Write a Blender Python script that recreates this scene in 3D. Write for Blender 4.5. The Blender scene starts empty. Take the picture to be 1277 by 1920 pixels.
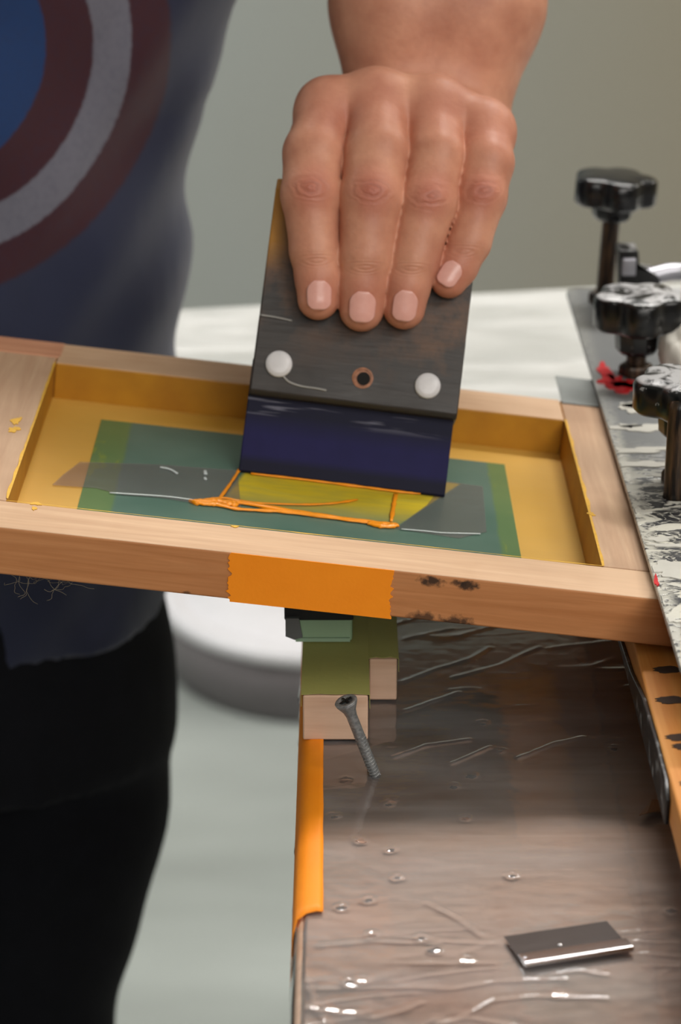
import bpy, bmesh, math, random
import numpy as np
from math import sin, cos, tan, atan, radians as R, pi
from mathutils import Vector as V, Matrix, noise as MN
random.seed(4)
S = bpy.context.scene
COL = S.collection
# ------------------------------------------------------------------ camera model
FPX, CX, CY = 4700.0, 638.5, 960.0
PITCH = R(21.06)
H0 = 1.0                      # height of the printing board above the floor
CAM = V((0, 0, H0 + .444))
FW = V((0, cos(PITCH), -sin(PITCH))); UP = V((0, sin(PITCH), cos(PITCH)))

def ray(px, py):
    return (FW + V((1, 0, 0)) * ((px - CX) / FPX) + UP * ((CY - py) / FPX))
def onz(px, py, z):
    d = ray(px, py); return CAM + d * ((z - CAM.z) / d.z)
def ony(px, py, y):
    d = ray(px, py); return CAM + d * ((y - CAM.y) / d.y)
def onp(px, py, p0, n):
    d = ray(px, py); return CAM + d * ((p0 - CAM).dot(n) / d.dot(n))

# ------------------------------------------------------------------ materials
def srgb(r, g, b):
    f = lambda c: (c / 255 / 12.92) if c / 255 <= .04045 else ((c / 255 + .055) / 1.055) ** 2.4
    return (f(r), f(g), f(b), 1)
class NT:
    def __init__(s, name):
        s.m = bpy.data.materials.new(name); s.m.use_nodes = True
        s.t = s.m.node_tree; s.t.nodes.clear()
        s.out = s.t.nodes.new('ShaderNodeOutputMaterial')
    def n(s, typ, **kw):
        x = s.t.nodes.new(typ)
        for k, v in kw.items():
            if k.startswith('_'): setattr(x, k[1:], v)
            else:
                key = k.replace('__', ' ')
                s.set(x.inputs[int(key[1:])] if key[0] == 'i' and key[1:].isdigit() else x.inputs[key], v)
        return x
    def set(s, inp, v):
        if isinstance(v, bpy.types.NodeSocket): s.t.links.new(v, inp)
        else: inp.default_value = v
    def co(s, scale=(1, 1, 1), rot=(0, 0, 0), loc=(0, 0, 0)):
        tc = s.n('ShaderNodeTexCoord'); mp = s.n('ShaderNodeMapping', Scale=scale, Rotation=rot, Location=loc)
        s.t.links.new(tc.outputs['Object'], mp.inputs['Vector']); return mp.outputs[0]
    def noise(s, vec, scale=5, detail=4, rough=.5, dist=0):
        return s.n('ShaderNodeTexNoise', Vector=vec, Scale=scale, Detail=detail, Roughness=rough, Distortion=dist).outputs[0]
    def ramp(s, fac, stops, interp='LINEAR'):
        r = s.n('ShaderNodeValToRGB', Fac=fac); cr = r.color_ramp; cr.interpolation = interp
        while len(cr.elements) < len(stops): cr.elements.new(.5)
        for e, (p, c) in zip(cr.elements, stops):
            e.position = p; e.color = c if len(c) == 4 else (*c, 1)
        return r.outputs[0]
    def fac(s, fac, a, b, lo=0., hi=1.):
        return s.n('ShaderNodeMapRange', Value=fac, **{'From__Min': a, 'From__Max': b, 'To__Min': lo, 'To__Max': hi}).outputs[0]
    def mix(s, f, a, b, mode='MIX'):
        x = s.n('ShaderNodeMix', _data_type='RGBA', _blend_type=mode)
        s.set(x.inputs[0], f); s.set(x.inputs[6], a); s.set(x.inputs[7], b); return x.outputs[2]
    def math(s, op, a, b=0., c=None):
        x = s.n('ShaderNodeMath', _operation=op); s.set(x.inputs[0], a); s.set(x.inputs[1], b)
        if c is not None: s.set(x.inputs[2], c)
        return x.outputs[0]
    def bump(s, h, strength=.3, dist=.001):
        return s.n('ShaderNodeBump', Height=h, Strength=strength, Distance=dist).outputs[0]
    def pr(s, **kw):
        p = s.n('ShaderNodeBsdfPrincipled', **kw); return p
    def end(s, sh):
        s.t.links.new(sh if isinstance(sh, bpy.types.NodeSocket) else sh.outputs[0], s.out.inputs[0]); return s.m

def simple(name, col, rough=.5, metal=0., spec=.5, var=.12, scale=60, bump=0., coat=0.):
    t = NT(name); v = t.co()
    nz = t.noise(v, scale, 3)
    dark = tuple(c * (1 - var) for c in col[:3]) + (1,); lite = tuple(min(1, c * (1 + var)) for c in col[:3]) + (1,)
    c = t.ramp(nz, [(.3, dark), (.7, lite)])
    kw = dict(Base__Color=c, Roughness=rough, Metallic=metal)
    if bump: kw['Normal'] = t.bump(nz, bump, .0006)
    p = t.pr(**kw); p.inputs['Specular IOR Level'].default_value = spec; p.inputs['Coat Weight'].default_value = coat
    return t.end(p)

def wood(name, c1, c2, axis=0, rough=.6, scale=1., stain=None, spots=None):
    t = NT(name)
    sc = [90 * scale] * 3; sc[axis] = 5 * scale
    v = t.co(tuple(sc)); n1 = t.noise(v, 1.2, 6, .6, 1.5)
    v2 = t.co(tuple(s * 4 for s in sc)); n2 = t.noise(v2, 2., 3)
    c = t.ramp(n1, [(.3, c1), (.68, c2)])
    c = t.mix(t.fac(n2, .3, .8, 0, .22), c, tuple(x * .55 for x in c1[:3]) + (1,))
    if stain:          # warm blotches
        v3 = t.co((14, 14, 14)); n3 = t.noise(v3, 1., 3)
        c = t.mix(t.fac(n3, .5, .68, 0, .55), c, stain)
    if spots:
        for (x, y, z, r, dens) in spots:
            tc = t.n('ShaderNodeTexCoord')
            sub = t.n('ShaderNodeVectorMath', _operation='SUBTRACT'); t.set(sub.inputs[0], tc.outputs['Object']); sub.inputs[1].default_value = (x, y, z)
            ml = t.n('ShaderNodeVectorMath', _operation='MULTIPLY'); t.set(ml.inputs[0], sub.outputs[0]); ml.inputs[1].default_value = (.55, 1, 1.25)
            ln = t.n('ShaderNodeVectorMath', _operation='LENGTH'); t.set(ln.inputs[0], ml.outputs[0])
            nn = t.noise(t.co(), 420, 3)
            d = t.math('ADD', ln.outputs['Value'], t.math('MULTIPLY', t.math('SUBTRACT', nn, .5), r * 1.6))
            c = t.mix(t.fac(d, r * .45, r, dens, 0), c, srgb(25, 22, 20))
    p = t.pr(Base__Color=c, Roughness=rough, Normal=t.bump(n1, .12, .0004))
    p.inputs['Specular IOR Level'].default_value = .3
    return t.end(p)

# ------------------------------------------------------------------ mesh helpers
def link(o, parent=None):
    COL.objects.link(o)
    if parent is not None: o.parent = parent
    return o
def obj(name, bm, m, parent=None, smooth=False, bevel=0, seg=2, origin=None):
    me = bpy.data.meshes.new(name)
    bmesh.ops.recalc_face_normals(bm, faces=bm.faces[:])
    if origin is not None: bmesh.ops.translate(bm, vec=-V(origin), verts=bm.verts[:])
    bm.to_mesh(me); bm.free()
    for mm in (m if isinstance(m, (list, tuple)) else [m]): me.materials.append(mm)
    o = bpy.data.objects.new(name, me); link(o, parent)
    if origin is not None: o.location = origin
    if bevel:
        b = o.modifiers.new('bevel', 'BEVEL'); b.width = bevel; b.segments = seg; b.limit_method = 'ANGLE'; b.angle_limit = R(35)
        me.shade_smooth(); 
        wn = o.modifiers.new('wn', 'WEIGHTED_NORMAL')
    if smooth: me.shade_smooth()
    return o
def arr_obj(name, verts, faces, m, parent=None, smooth=True):
    me = bpy.data.meshes.new(name); me.from_pydata([tuple(map(float, v)) for v in verts], [], [tuple(map(int, f)) for f in faces])
    me.materials.append(m)
    if smooth: me.shade_smooth()
    me.validate()
    return link(bpy.data.objects.new(name, me), parent)
def empty(name, loc=(0, 0, 0), mat=None):
    o = bpy.data.objects.new(name, None); COL.objects.link(o); o.empty_display_size = .02
    if mat is not None: o.matrix_world = mat
    else: o.location = loc
    return o
def tag(o, label, cat, group=None, kind=None):
    if label: o['label'] = label
    if cat: o['category'] = cat
    if group: o['group'] = group
    if kind: o['kind'] = kind
    return o
def box(bm, lo, hi, M=None):
    vs = [bm.verts.new((x, y, z)) for z in (lo[2], hi[2]) for y in (lo[1], hi[1]) for x in (lo[0], hi[0])]
    if M: 
        for v in vs: v.co = M @ v.co
    for f in ((0, 2, 3, 1), (4, 5, 7, 6), (0, 1, 5, 4), (2, 6, 7, 3), (0, 4, 6, 2), (1, 3, 7, 5)):
        bm.faces.new([vs[i] for i in f])
    return vs
def prism(bm, pts, z0, z1, M=None):
    a = [bm.verts.new((x, y, z0)) for x, y in pts]; b = [bm.verts.new((x, y, z1)) for x, y in pts]
    if M:
        for v in a + b: v.co = M @ v.co
    bm.faces.new(a[::-1]); bm.faces.new(b); n = len(pts)
    for i in range(n): bm.faces.new((a[i], a[(i + 1) % n], b[(i + 1) % n], b[i]))
def lathe(bm, prof, n=32, M=None, rf=None):
    rings = []
    for r, z in prof:
        rings.append([bm.verts.new((r * (rf(2 * pi * k / n) if rf else 1) * cos(2 * pi * k / n), r * (rf(2 * pi * k / n) if rf else 1) * sin(2 * pi * k / n), z)) for k in range(n)])
    for a, b in zip(rings, rings[1:]):
        for k in range(n): bm.faces.new((a[k], a[(k + 1) % n], b[(k + 1) % n], b[k]))
    bm.faces.new(rings[0][::-1]); bm.faces.new(rings[-1])
    if M:
        for rg in rings:
            for v in rg: v.co = M @ v.co
def catmull(pts, per=6):
    P = [V(p) for p in pts]; P = [P[0] * 2 - P[1]] + P + [P[-1] * 2 - P[-2]]; out = []
    for i in range(1, len(P) - 2):
        for k in range(per):
            t = k / per
            out.append(.5 * ((2 * P[i]) + (P[i + 1] - P[i - 1]) * t + (2 * P[i - 1] - 5 * P[i] + 4 * P[i + 1] - P[i + 2]) * t * t + (3 * P[i] - P[i - 1] - 3 * P[i + 1] + P[i + 2]) * t ** 3))
    out.append(P[-2]); return out
def tube(bm, pts, r, n=8, flat=1., up=V((0, 0, 1))):
    rings = []; N = len(pts)
    for i, p in enumerate(pts):
        rr = r(i / (N - 1)) if callable(r) else r
        t = (pts[min(i + 1, N - 1)] - pts[max(i - 1, 0)]).normalized()
        s = t.cross(up); s = s.normalized() if s.length > 1e-5 else t.cross(V((1, 0, 0))).normalized()
        u = s.cross(t).normalized()
        rings.append([bm.verts.new(p + s * rr * cos(a) + u * rr * flat * sin(a)) for a in [2 * pi * k / n for k in range(n)]])
    for a, b in zip(rings, rings[1:]):
        for k in range(n): bm.faces.new((a[k], a[(k + 1) % n], b[(k + 1) % n], b[k]))
    bm.faces.new(rings[0][::-1]); bm.faces.new(rings[-1])
NB = bmesh.new

# ================================================================== ROOM
wallm = NT('wall_paint')
v = wallm.co(); nz = wallm.noise(v, 1.1, 3)
# greenish grey on the left running into warm beige on the right
sx = wallm.n('ShaderNodeSeparateXYZ', Vector=wallm.n('ShaderNodeTexCoord').outputs['Object'])
g = wallm.fac(wallm.math('ADD', sx.outputs[0], wallm.math('MULTIPLY', nz, .5)), .1, 1.2)
c = wallm.mix(g, srgb(166, 169, 165), srgb(156, 146, 126))
p = wallm.pr(Base__Color=c, Roughness=.85); wallm.end(p); wallm = wallm.m
fl = NT('floor_vinyl'); v = fl.co((1, 1, 1)); nz = fl.noise(fl.co((.8, 2.4, 1), rot=(0, 0, .5)), 1.6, 3)
n2 = fl.noise(fl.co((3, 3, 3)), 60, 2)
c = fl.ramp(nz, [(.3, srgb(138, 142, 138)), (.7, srgb(172, 177, 173))]); c = fl.mix(fl.fac(n2, .4, .7, 0, .15), c, srgb(120, 120, 115))
p = fl.pr(Base__Color=c, Roughness=.38, Normal=fl.bump(fl.noise(v, 3.5, 2), .25, .02)); flm = fl.end(p)
ceil = simple('ceiling_paint', srgb(205, 205, 200), .9)
bm = NB(); box(bm, (-3, -1.6, -.1), (3.2, 4.7, 0)); o = obj('floor', bm, flm); tag(o, 'light grey smooth floor', 'floor', kind='structure')
bm = NB(); box(bm, (-3, 4.6, 0), (3.2, 4.7, 2.9)); o = obj('wall_back', bm, wallm); tag(o, 'plain grey beige painted wall', 'wall', kind='structure')
bm = NB(); box(bm, (-3.1, -1.6, 0), (-3, 4.7, 2.9)); o = obj('wall_left', bm, wallm); o['kind'] = 'structure'
bm = NB(); box(bm, (3.2, -1.6, 0), (3.3, 4.7, 2.9)); o = obj('wall_right', bm, wallm); o['kind'] = 'structure'
bm = NB(); box(bm, (-3, -1.6, 2.9), (3.2, 4.7, 3.0)); o = obj('ceiling', bm, ceil); o['kind'] = 'structure'

# ================================================================== round tub on the floor
c = onz(608, 1122, .09)
white_pl = simple('white_plastic', srgb(225, 222, 226), .35, var=.03)
grey_pl = simple('grey_plastic', srgb(112, 106, 108), .45, var=.05)
tub = empty('round_tub', (c.x, c.y, 0))
Rt = .222
bm = NB(); lathe(bm, [(Rt * .93, 0), (Rt * .97, .004), (Rt, .085), (Rt * .985, .088)], 72); obj('container', bm, grey_pl, tub, smooth=True)
bm = NB(); lathe(bm, [(Rt * 1.0, .086), (Rt * 1.015, .088), (Rt * 1.015, .1), (Rt * .995, .106), (Rt * .9, .107), (Rt * .87, .1), (Rt * .855, .1), (Rt * .83, .108), (Rt * .5, .11), (.002, .111)], 72)
obj('lid', bm, white_pl, tub, smooth=True)
tag(tub, 'round grey tub with a white lid, standing on the floor', 'tub')

# ================================================================== table behind
film_t = NT('white_sheeted_top'); v = film_t.co((1, 1, 1))
nz = film_t.noise(film_t.co((5, 14, 5), rot=(0, 0, .15)), 1.6, 4, .55, .8)
p = film_t.pr(Base__Color=film_t.ramp(nz, [(.35, srgb(168, 168, 164)), (.62, srgb(196, 195, 192))]), Roughness=.3, Normal=film_t.bump(nz, .7, .012))
film_t = film_t.end(p)
tb = empty('work_table', (.05, 1.37, 0))
bm = NB(); prism(bm, [(x - .05, y - 1.37) for x, y in ((-.085, 1.20), (.62, 1.20), (.62, 1.70), (-.34, 1.515), (-.085, 1.40))], .955, .985)
obj('table_top', bm, film_t, tb, bevel=.006)
legm = simple('grey_table_leg', srgb(95, 96, 98), .4, .6)
for sx_, sy in ((-.25, .11), (.01, -.11), (.51, -.11), (.51, .25)):
    if 1:
        bm = NB(); box(bm, (sx_ - .015, sy - .015, 0), (sx_ + .015, sy + .015, .957)); obj('leg', bm, legm, tb, bevel=.003)
tag(tb, 'white table top under crinkled clear plastic, behind the wooden screen', 'table')

# ================================================================== printing board (platen)
# board top at H0, left edge X=-.0175
bt = NT('board_top')
n1 = bt.noise(bt.co((2, 30, 2)), 4, 4, .55, .6); n2 = bt.noise(bt.co(), 22, 3)
c = bt.ramp(n1, [(.3, srgb(170, 138, 116)), (.7, srgb(194, 164, 144))])
c = bt.mix(bt.fac(n2, .52, .66, 0, .5), c, srgb(176, 124, 88))
n3 = bt.noise(bt.co(), 9, 2); c = bt.mix(bt.fac(n3, .58, .7, 0, .35), c, srgb(120, 100, 84))
p = bt.pr(Base__Color=c, Roughness=.5); bt = bt.end(p)
plat = empty('printing_board', (.12, 1.0, H0))
BX0, BX1, BY0, BY1 = -.0152, .30, .655, 1.12
def plate_pts(x0, x1, y0, y1, r, n=6):
    out = []
    for (cx_, cy_, a0) in ((x1 - r, y1 - r, 0), (x0 + r, y1 - r, 90), (x0 + r, y0 + r, 180), (x1 - r, y0 + r, 270)):
        for k in range(n + 1):
            a = R(a0 + 90 * k / n); out.append((cx_ + r * cos(a), cy_ + r * sin(a)))
    return out
T = lambda p: V(p) - plat.location
bm = NB(); prism(bm, [(x - .12, y - 1.0) for x, y in plate_pts(BX0, BX1, BY0, BY1, .01)], -.019, -.0006)
obj('board', bm, bt, plat, bevel=.003, seg=3)
sub = wood('underboard_wood', srgb(168, 120, 84), srgb(200, 150, 110), 0)
bm = NB(); prism(bm, [(x - .12, y - 1.0) for x, y in ((BX0 - .0055, BY0 - .004), (BX1, BY0 - .004), (BX1, BY1), (BX0 + .001, BY1), (BX0 + .001, .79), (BX0 - .0035, .70))], -.04, -.0195)
obj('underboard', bm, sub, plat, bevel=.002)
# clear plastic film wrapped over the board
craters = [(648, 1462), (851, 1474), (884, 1454), (873, 1533), (729, 1507), (627, 1530), (676, 1575), (733, 1592), (690, 1686), (697, 1752), (790, 1757), (876, 1798), (680, 1835), (655, 1840), (905, 1356), (940, 1408), (1152, 1403), (745, 1644), (1050, 1862), (815, 1780), (1257, 1706), (735, 1500), (640, 1700), (960, 1640)]
cr = [onz(x, y, H0) for x, y in craters]
ks = 4
def ridge(x, y):
    # long creases running across the board, slightly rising to the right
    q = V(((x + .5 * y) * 13, (y - .62 * x) * 44, 3.1)); n = MN.noise(q)
    a = max(0, 1 - abs(n) * 7) ** 2
    q2 = V((x * 16 + 7, (y - .1 * x) * 95, 9.3)); b = max(0, 1 - abs(MN.noise(q2)) * 8) ** 2
    return a, b
cre_px = [[(750, 1282), (820, 1255), (880, 1238), (918, 1216)], [(742, 1420), (800, 1399), (880, 1388)], [(850, 1432), (920, 1402)], [(975, 1422), (1040, 1395), (1095, 1384)],
 [(850, 1272), (940, 1248), (1010, 1215)], [(760, 1334), (860, 1300)], [(1030, 1217), (1140, 1204)], [(760, 1200), (850, 1180)],
 [(600, 1850), (760, 1847), (850, 1850), (930, 1836), (1060, 1832)], [(1040, 1823), (1085, 1815), (1140, 1825)], [(860, 1908), (920, 1872), (1000, 1864), (1135, 1868)],
 [(566, 1800), (590, 1885), (620, 1925)], [(700, 1905), (760, 1890), (790, 1876)], [(820, 1916), (880, 1904), (960, 1919)], [(600, 1770), (700, 1761), (820, 1766)], [(800, 1690), (860, 1720), (900, 1750)], [(600, 1880), (640, 1898), (690, 1893)]]
segs = []
for pl in cre_px:
    w_ = [onz(*p_, H0) for p_ in pl]
    for i_, (a_, b_) in enumerate(zip(w_, w_[1:])): segs.append((a_.x, a_.y, b_.x, b_.y, .0007 if pl[0][1] < 1500 else .00024))
def crease(x, y):
    h = 0
    for ax_, ay_, bx_, by_, amp in segs:
        if y < min(ay_, by_) - .004 or y > max(ay_, by_) + .004 or x < min(ax_, bx_) - .004 or x > max(ax_, bx_) + .004: continue
        dx, dy = bx_ - ax_, by_ - ay_; t = ((x - ax_) * dx + (y - ay_) * dy) / (dx * dx + dy * dy); t = min(1, max(0, t))
        d = math.hypot(x - ax_ - t * dx, y - ay_ - t * dy)
        h = max(h, amp * math.exp(-(d / .00105) ** 2) * (.55 + .8 * abs(MN.noise(V((x * 120, y * 60, 2))))))
    return h
def film_h(x, y):
    a, b = ridge(x, y)
    far = min(1, max(0, (y - .85) / .08)); near = min(1, max(0, (.765 - y) / .04))
    m = .35 + .65 * MN.noise(V((x * 14, y * 14, 1.7)))
    mk = max(0, MN.noise(V((x * 22, y * 30, 12.7))) * 1.8 + .25)
    h = (.00075 * a * far * mk + .0003 * a * near * mk + .0004 * b * near * mk + .0002 * b * far * mk)
    h += .00009 * (MN.noise(V((x * 25, y * 60, 5))) + .5) * (far * .9 + near + .1)
    h += .00007 * MN.noise(V((x * 160, y * 200, 8)))
    h += crease(x, y)
    for p_ in cr:
        d2 = (x - p_.x) ** 2 + ((y - p_.y)) ** 2
        if d2 < 4e-5:
            d = math.sqrt(d2); h += .00030 * math.exp(-((d - .0017) / .0009) ** 2) * (1 + 1.6 * MN.noise(V((x * 700, y * 700, 1))))
    return h
NXF, NYF = 250, 640
xs = np.linspace(BX0 - .0009, .2, NXF); ys = np.linspace(.648, 1.122, NYF)
vv = []
for j in range(NYF):
    for i in range(NXF):
        x, y = xs[i], ys[j]; z = H0 + .0003 + film_h(x, y)
        ex = max(0, (BX0 + .003 - x)) ; ey = max(0, (BY0 + .008 - y))
        z -= ex * 1.3 + ex * ex * 220 + ey * .8 + ey * ey * 120
        vv.append((x - .12, y - 1.0, z - H0))
# skirt hanging down the left side with loose bulges
ff = [(j * NXF + i, j * NXF + i + 1, (j + 1) * NXF + i + 1, (j + 1) * NXF + i) for j in range(NYF - 1) for i in range(NXF - 1)]
prev = [j * NXF for j in range(NYF)]
for k, (dx, dz) in enumerate(((-.0004, -.004), (-.0009, -.010), (-.0014, -.017), (-.0018, -.024))):
    cur = []
    for j in range(NYF):
        y = ys[j]; w = .0007 * MN.noise(V((k * .6, y * 70, 2))) * (k + 1) / 2
        cur.append(len(vv)); vv.append((xs[0] + dx + w - .12, y - 1.0, vv[j * NXF][2] + dz))
    for j in range(NYF - 1): ff.append((cur[j], prev[j], prev[j + 1], cur[j + 1]))
    prev = cur
fm = NT('clear_plastic_film')
fr = fm.n('ShaderNodeFresnel', IOR=1.55)
tr = fm.n('ShaderNodeBsdfTransparent', Color=(.95, .95, .95, 1)); gl = fm.n('ShaderNodeBsdfGlossy', Color=(1, 1, 1, 1), Roughness=.09)
df = fm.n('ShaderNodeBsdfDiffuse', Color=(.8, .8, .82, 1))
hz = fm.fac(fm.noise(fm.co((1, 3, 1)), 14, 3), .35, .7, .07, .20)
m1 = fm.n('ShaderNodeMixShader', Fac=hz); fm.set(m1.inputs[1], tr.outputs[0]); fm.set(m1.inputs[2], df.outputs[0])
m2 = fm.n('ShaderNodeMixShader', Fac=fm.math('MULTIPLY', fr.outputs[0], 1.5)); fm.set(m2.inputs[1], m1.outputs[0]); fm.set(m2.inputs[2], gl.outputs[0])
nb = fm.bump(fm.noise(fm.co((1, 2, 1)), 180, 2), .12, .0006); fm.set(gl.inputs['Normal'], nb)
fm = fm.end(m2)
f_o = arr_obj('plastic_film', vv, ff, fm, plat); f_o['label'] = 'clear crinkled plastic film wrapped over the board'
pitm = [simple('pit_dark', srgb(84, 66, 58), .8, var=.3, scale=900), simple('pit_raw_wood', srgb(190, 140, 104), .7, var=.3, scale=900)]
rp = random.Random(2)
for k_, p_ in enumerate(cr):
    n_ = 11; rr_ = rp.uniform(.0008, .0017)
    q_ = [(rr_ * rp.uniform(.5, 1.3) * cos(2 * pi * i / n_) * 1.3, rr_ * rp.uniform(.5, 1.3) * sin(2 * pi * i / n_)) for i in range(n_)]
    bm = NB(); prism(bm, [(p_.x - .12 + x, p_.y - 1 + y) for x, y in q_], -.0007, -.00035)
    obj('screw_pit', bm, pitm[k_ % 3 == 0], plat)
# orange masking tape folded over the board's left edge
def tape_mat(name, c1, c2):
    t = NT(name); n1 = t.noise(t.co(), 260, 4, .6); n2 = t.noise(t.co(), 40, 2)
    c = t.mix(n2, c1, c2)
    p = t.pr(Base__Color=c, Roughness=.55, Normal=t.bump(n1, .35, .0004)); p.inputs['Specular IOR Level'].default_value = .35
    return t.end(p)
orange = tape_mat('orange_masking_tape', srgb(236, 132, 8), srgb(250, 150, 22))
bm = NB()
e0, e1 = onz(580, 1715, H0).y, 1.06
N = 60; cols = []
for j in range(N + 1):
    y = e0 + (e1 - e0) * j / N
    xi = onz(606 - 4 * min(1, (y - e0) / .12), 1715, H0).x + .0003 * MN.noise(V((y * 60, 0, 4)))
    row = []
    jag = .0035 if j == 0 else 0
    for (x, z, dy) in ((xi, .0012, 0), (BX0 + .007, .0014, 0), (BX0 + .0035, .0012, -jag * .3), (BX0 + .0003, -.0002, -jag), (BX0 - .0010, -.004, -jag * 2), (BX0 - .0017, -.012, -jag * 3.5), (BX0 - .0020, -.02, -jag * 4.4)):
        row.append(bm.verts.new((x - .12, y + dy - 1.0, z + (.0002 * MN.noise(V((x * 300, y * 90, 1)))))))
    cols.append(row)
for a, b in zip(cols, cols[1:]):
    for k in range(6): bm.faces.new((a[k], a[k + 1], b[k + 1], b[k]))
o = obj('masking_tape', bm, orange, plat, smooth=True); o['label'] = 'orange masking tape folded over the left edge'
sd = o.modifiers.new('s', 'SOLIDIFY'); sd.thickness = .00025; sd.offset = 1
tag(plat, 'brown printing board wrapped in clear plastic film, orange tape along its left edge', 'board')

# ================================================================== wooden blocks under the screen
def olive(name, c1, c2):
    return tape_mat(name, c1, c2)
olivem = olive('olive_tape', srgb(150, 150, 84), srgb(166, 164, 96))
blockw = wood('block_wood', srgb(196, 160, 134), srgb(214, 182, 158), 0, scale=.8)
def block(name, pxl, pxr, pyb, h, y1, tx, label, ytape):
    a = onz(pxl, pyb, H0); b = onz(pxr, pyb, H0)
    w = b.x - a.x; root = empty(name, (a.x + w / 2, a.y, H0 + .0012))
    bm = NB(); box(bm, (-w / 2, 0, 0), (w / 2, y1 - a.y, h))
    obj('wood_block', bm, blockw, root, bevel=.0008)
    bm = NB()
    # tape over the top, sagging a few mm down the right side
    n = 14; rows = []
    for j in range(n + 1):
        y = ytape + (y1 - a.y - ytape) * j / n
        rag = .0006 * random.uniform(-1, 1) if j == 0 else 0
        rows.append([bm.verts.new((x, y + rag * (k % 2 * 2 - 1), z)) for k, (x, z) in enumerate(((-w / 2 - .0005, h - .005), (-w / 2 - .0005, h + .0003), (-w / 4, h + .0005), (0, h + .0005), (w / 4, h + .0005), (w / 2 + .0005, h + .0003), (w / 2 + .0006, h - .006)))])
    for p_, q_ in zip(rows, rows[1:]):
        for k in range(6): bm.faces.new((p_[k], p_[k + 1], q_[k + 1], q_[k]))
    o = obj('olive_tape', bm, olivem, root); o['label'] = 'olive green tape over the top of the block'
    sd = o.modifiers.new('s', 'SOLIDIFY'); sd.thickness = .0002; sd.offset = 1
    return tag(root, label, 'block', 'taped wooden blocks on the board')
block('wooden_block', 568, 690, 1393, .0195, .985, 0, 'pale wooden block with olive tape on top, directly behind the screw', .0004)
block('wooden_block', 692, 744, 1318, .0185, .990, 0, 'smaller pale wooden block with olive tape, right of and behind the larger block', .0004)
greenm = tape_mat('pale_green_pad', srgb(134, 164, 128), srgb(150, 178, 142))
darkm = simple('black_foam', srgb(14, 15, 15), .7)
zt = H0 + .0012 + .0205
a = onz(550, 1203, zt); b = onz(661, 1199, zt)
rt = empty('green_pad', ((a.x + b.x) / 2, a.y, zt))
w = b.x - a.x
bm = NB(); box(bm, (-w / 2, 0, 0), (w / 2, .03, .0105)); 
for v_ in bm.verts:
    if v_.co.z > .005 and v_.co.y < .01: v_.co.y += .003; 
obj('pad', bm, greenm, rt, bevel=.0012)
bm = NB(); box(bm, (-w / 2 + .001, -.0006, .0002), (w / 2 - .001, .001, .0018)); o = obj('edge_strip', bm, simple('pale_green_edge', srgb(150, 178, 150), .5), rt); o['label'] = 'paler strip along the lower edge'
tag(rt, 'pale green pad stacked on the larger taped block, under the black strip', 'pad')
zk = zt + .011
a = onz(533, 1166, zk); b = onz(663, 1164, zk)
rt = empty('black_strip', ((a.x + b.x) / 2, a.y + .001, zk)); w = b.x - a.x
bm = NB(); box(bm, (-w / 2, 0, 0), (w / 2, .028, .0085)); obj('strip', bm, darkm, rt, bevel=.0008)
bm = NB(); 
q = [(-w / 2 + .0005, -.006), (-w / 2 + .0005, .002), (-w / 2 + .006, .002), (-w / 2 + .0075, -.0065), (-w / 2 + .004, -.0075)]
prism(bm, q, 0, .002, Matrix.Rotation(R(90), 4, 'X') @ Matrix.Translation((0, 0, -.0022)) if False else Matrix(((1, 0, 0, 0), (0, 0, 1, -.0022), (0, 1, 0, 0), (0, 0, 0, 1))))
o = obj('loose_flap', bm, simple('grey_flap', srgb(92, 94, 94), .5), rt); o['label'] = 'grey flap hanging from the left end'
tag(rt, 'black strip on top of the stack, just under the wooden screen', 'strip')

# ================================================================== drywall screw
steel = NT('phosphate_steel'); n1 = steel.noise(steel.co(), 900, 3); 
p = steel.pr(Base__Color=steel.ramp(n1, [(.3, srgb(104, 106, 108)), (.7, srgb(142, 143, 142))]), Roughness=.45, Metallic=.35, Normal=steel.bump(n1, .2, .0002)); steel = steel.end(p)
tip = onz(703, 1452, H0 + .0004); head = ony(649, 1316, tip.y - .0035)
ax = (head - tip); L = ax.length; q = V((0, 0, 1)).rotation_difference(ax.normalized()).to_matrix().to_4x4()
rt = empty('screw', mat=Matrix.Translation(tip) @ q)
bm = NB(); lathe(bm, [(.0017, -.004), (.0018, .003), (.0021, L * .3), (.0021, L - .0065), (.0026, L - .004), (.0043, L - .0006), (.0044, L)], 28)
shank_ = obj('shank', bm, steel, rt, smooth=True)
bm = NB(); pts = [V((.0019 * cos(k * .55), .0019 * sin(k * .55), -.001 + k * .00012)) for k in range(170)]
tube(bm, pts, .00038, 5); obj('thread', bm, steel, shank_, smooth=True)
bm = NB(); lathe(bm, [(.0044, L), (.00445, L + .0003), (.0041, L + .0007), (.0026, L + .0006), (.0024, L + .0001)], 28); head_ = obj('head', bm, steel, rt, smooth=True)
bm = NB()
for k in range(4):
    M = Matrix.Rotation(pi / 2 * k + .5, 4, 'Z'); box(bm, (.0003, -.00042, L + .0002), (.0026, .00042, L + .00085), M)
o = obj('cross_recess', bm, simple('recess_black', srgb(12, 12, 12), .5), head_); o['label'] = 'dark cross-shaped driver recess'
bm = NB()
for k in range(3):
    M = Matrix.Rotation(pi / 2 * k + .9, 4, 'Z'); box(bm, (.0006, -.00018, L + .0008), (.0016, .00018, L + .001), M)
obj('recess_glint', bm, simple('glint_steel', srgb(200, 190, 185), .2, 1.), head_)  # bright slivers painted in as light glinting inside the recess
tag(rt, 'grey cross-head screw driven at a slant into the board, head leaning left', 'screw')

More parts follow.
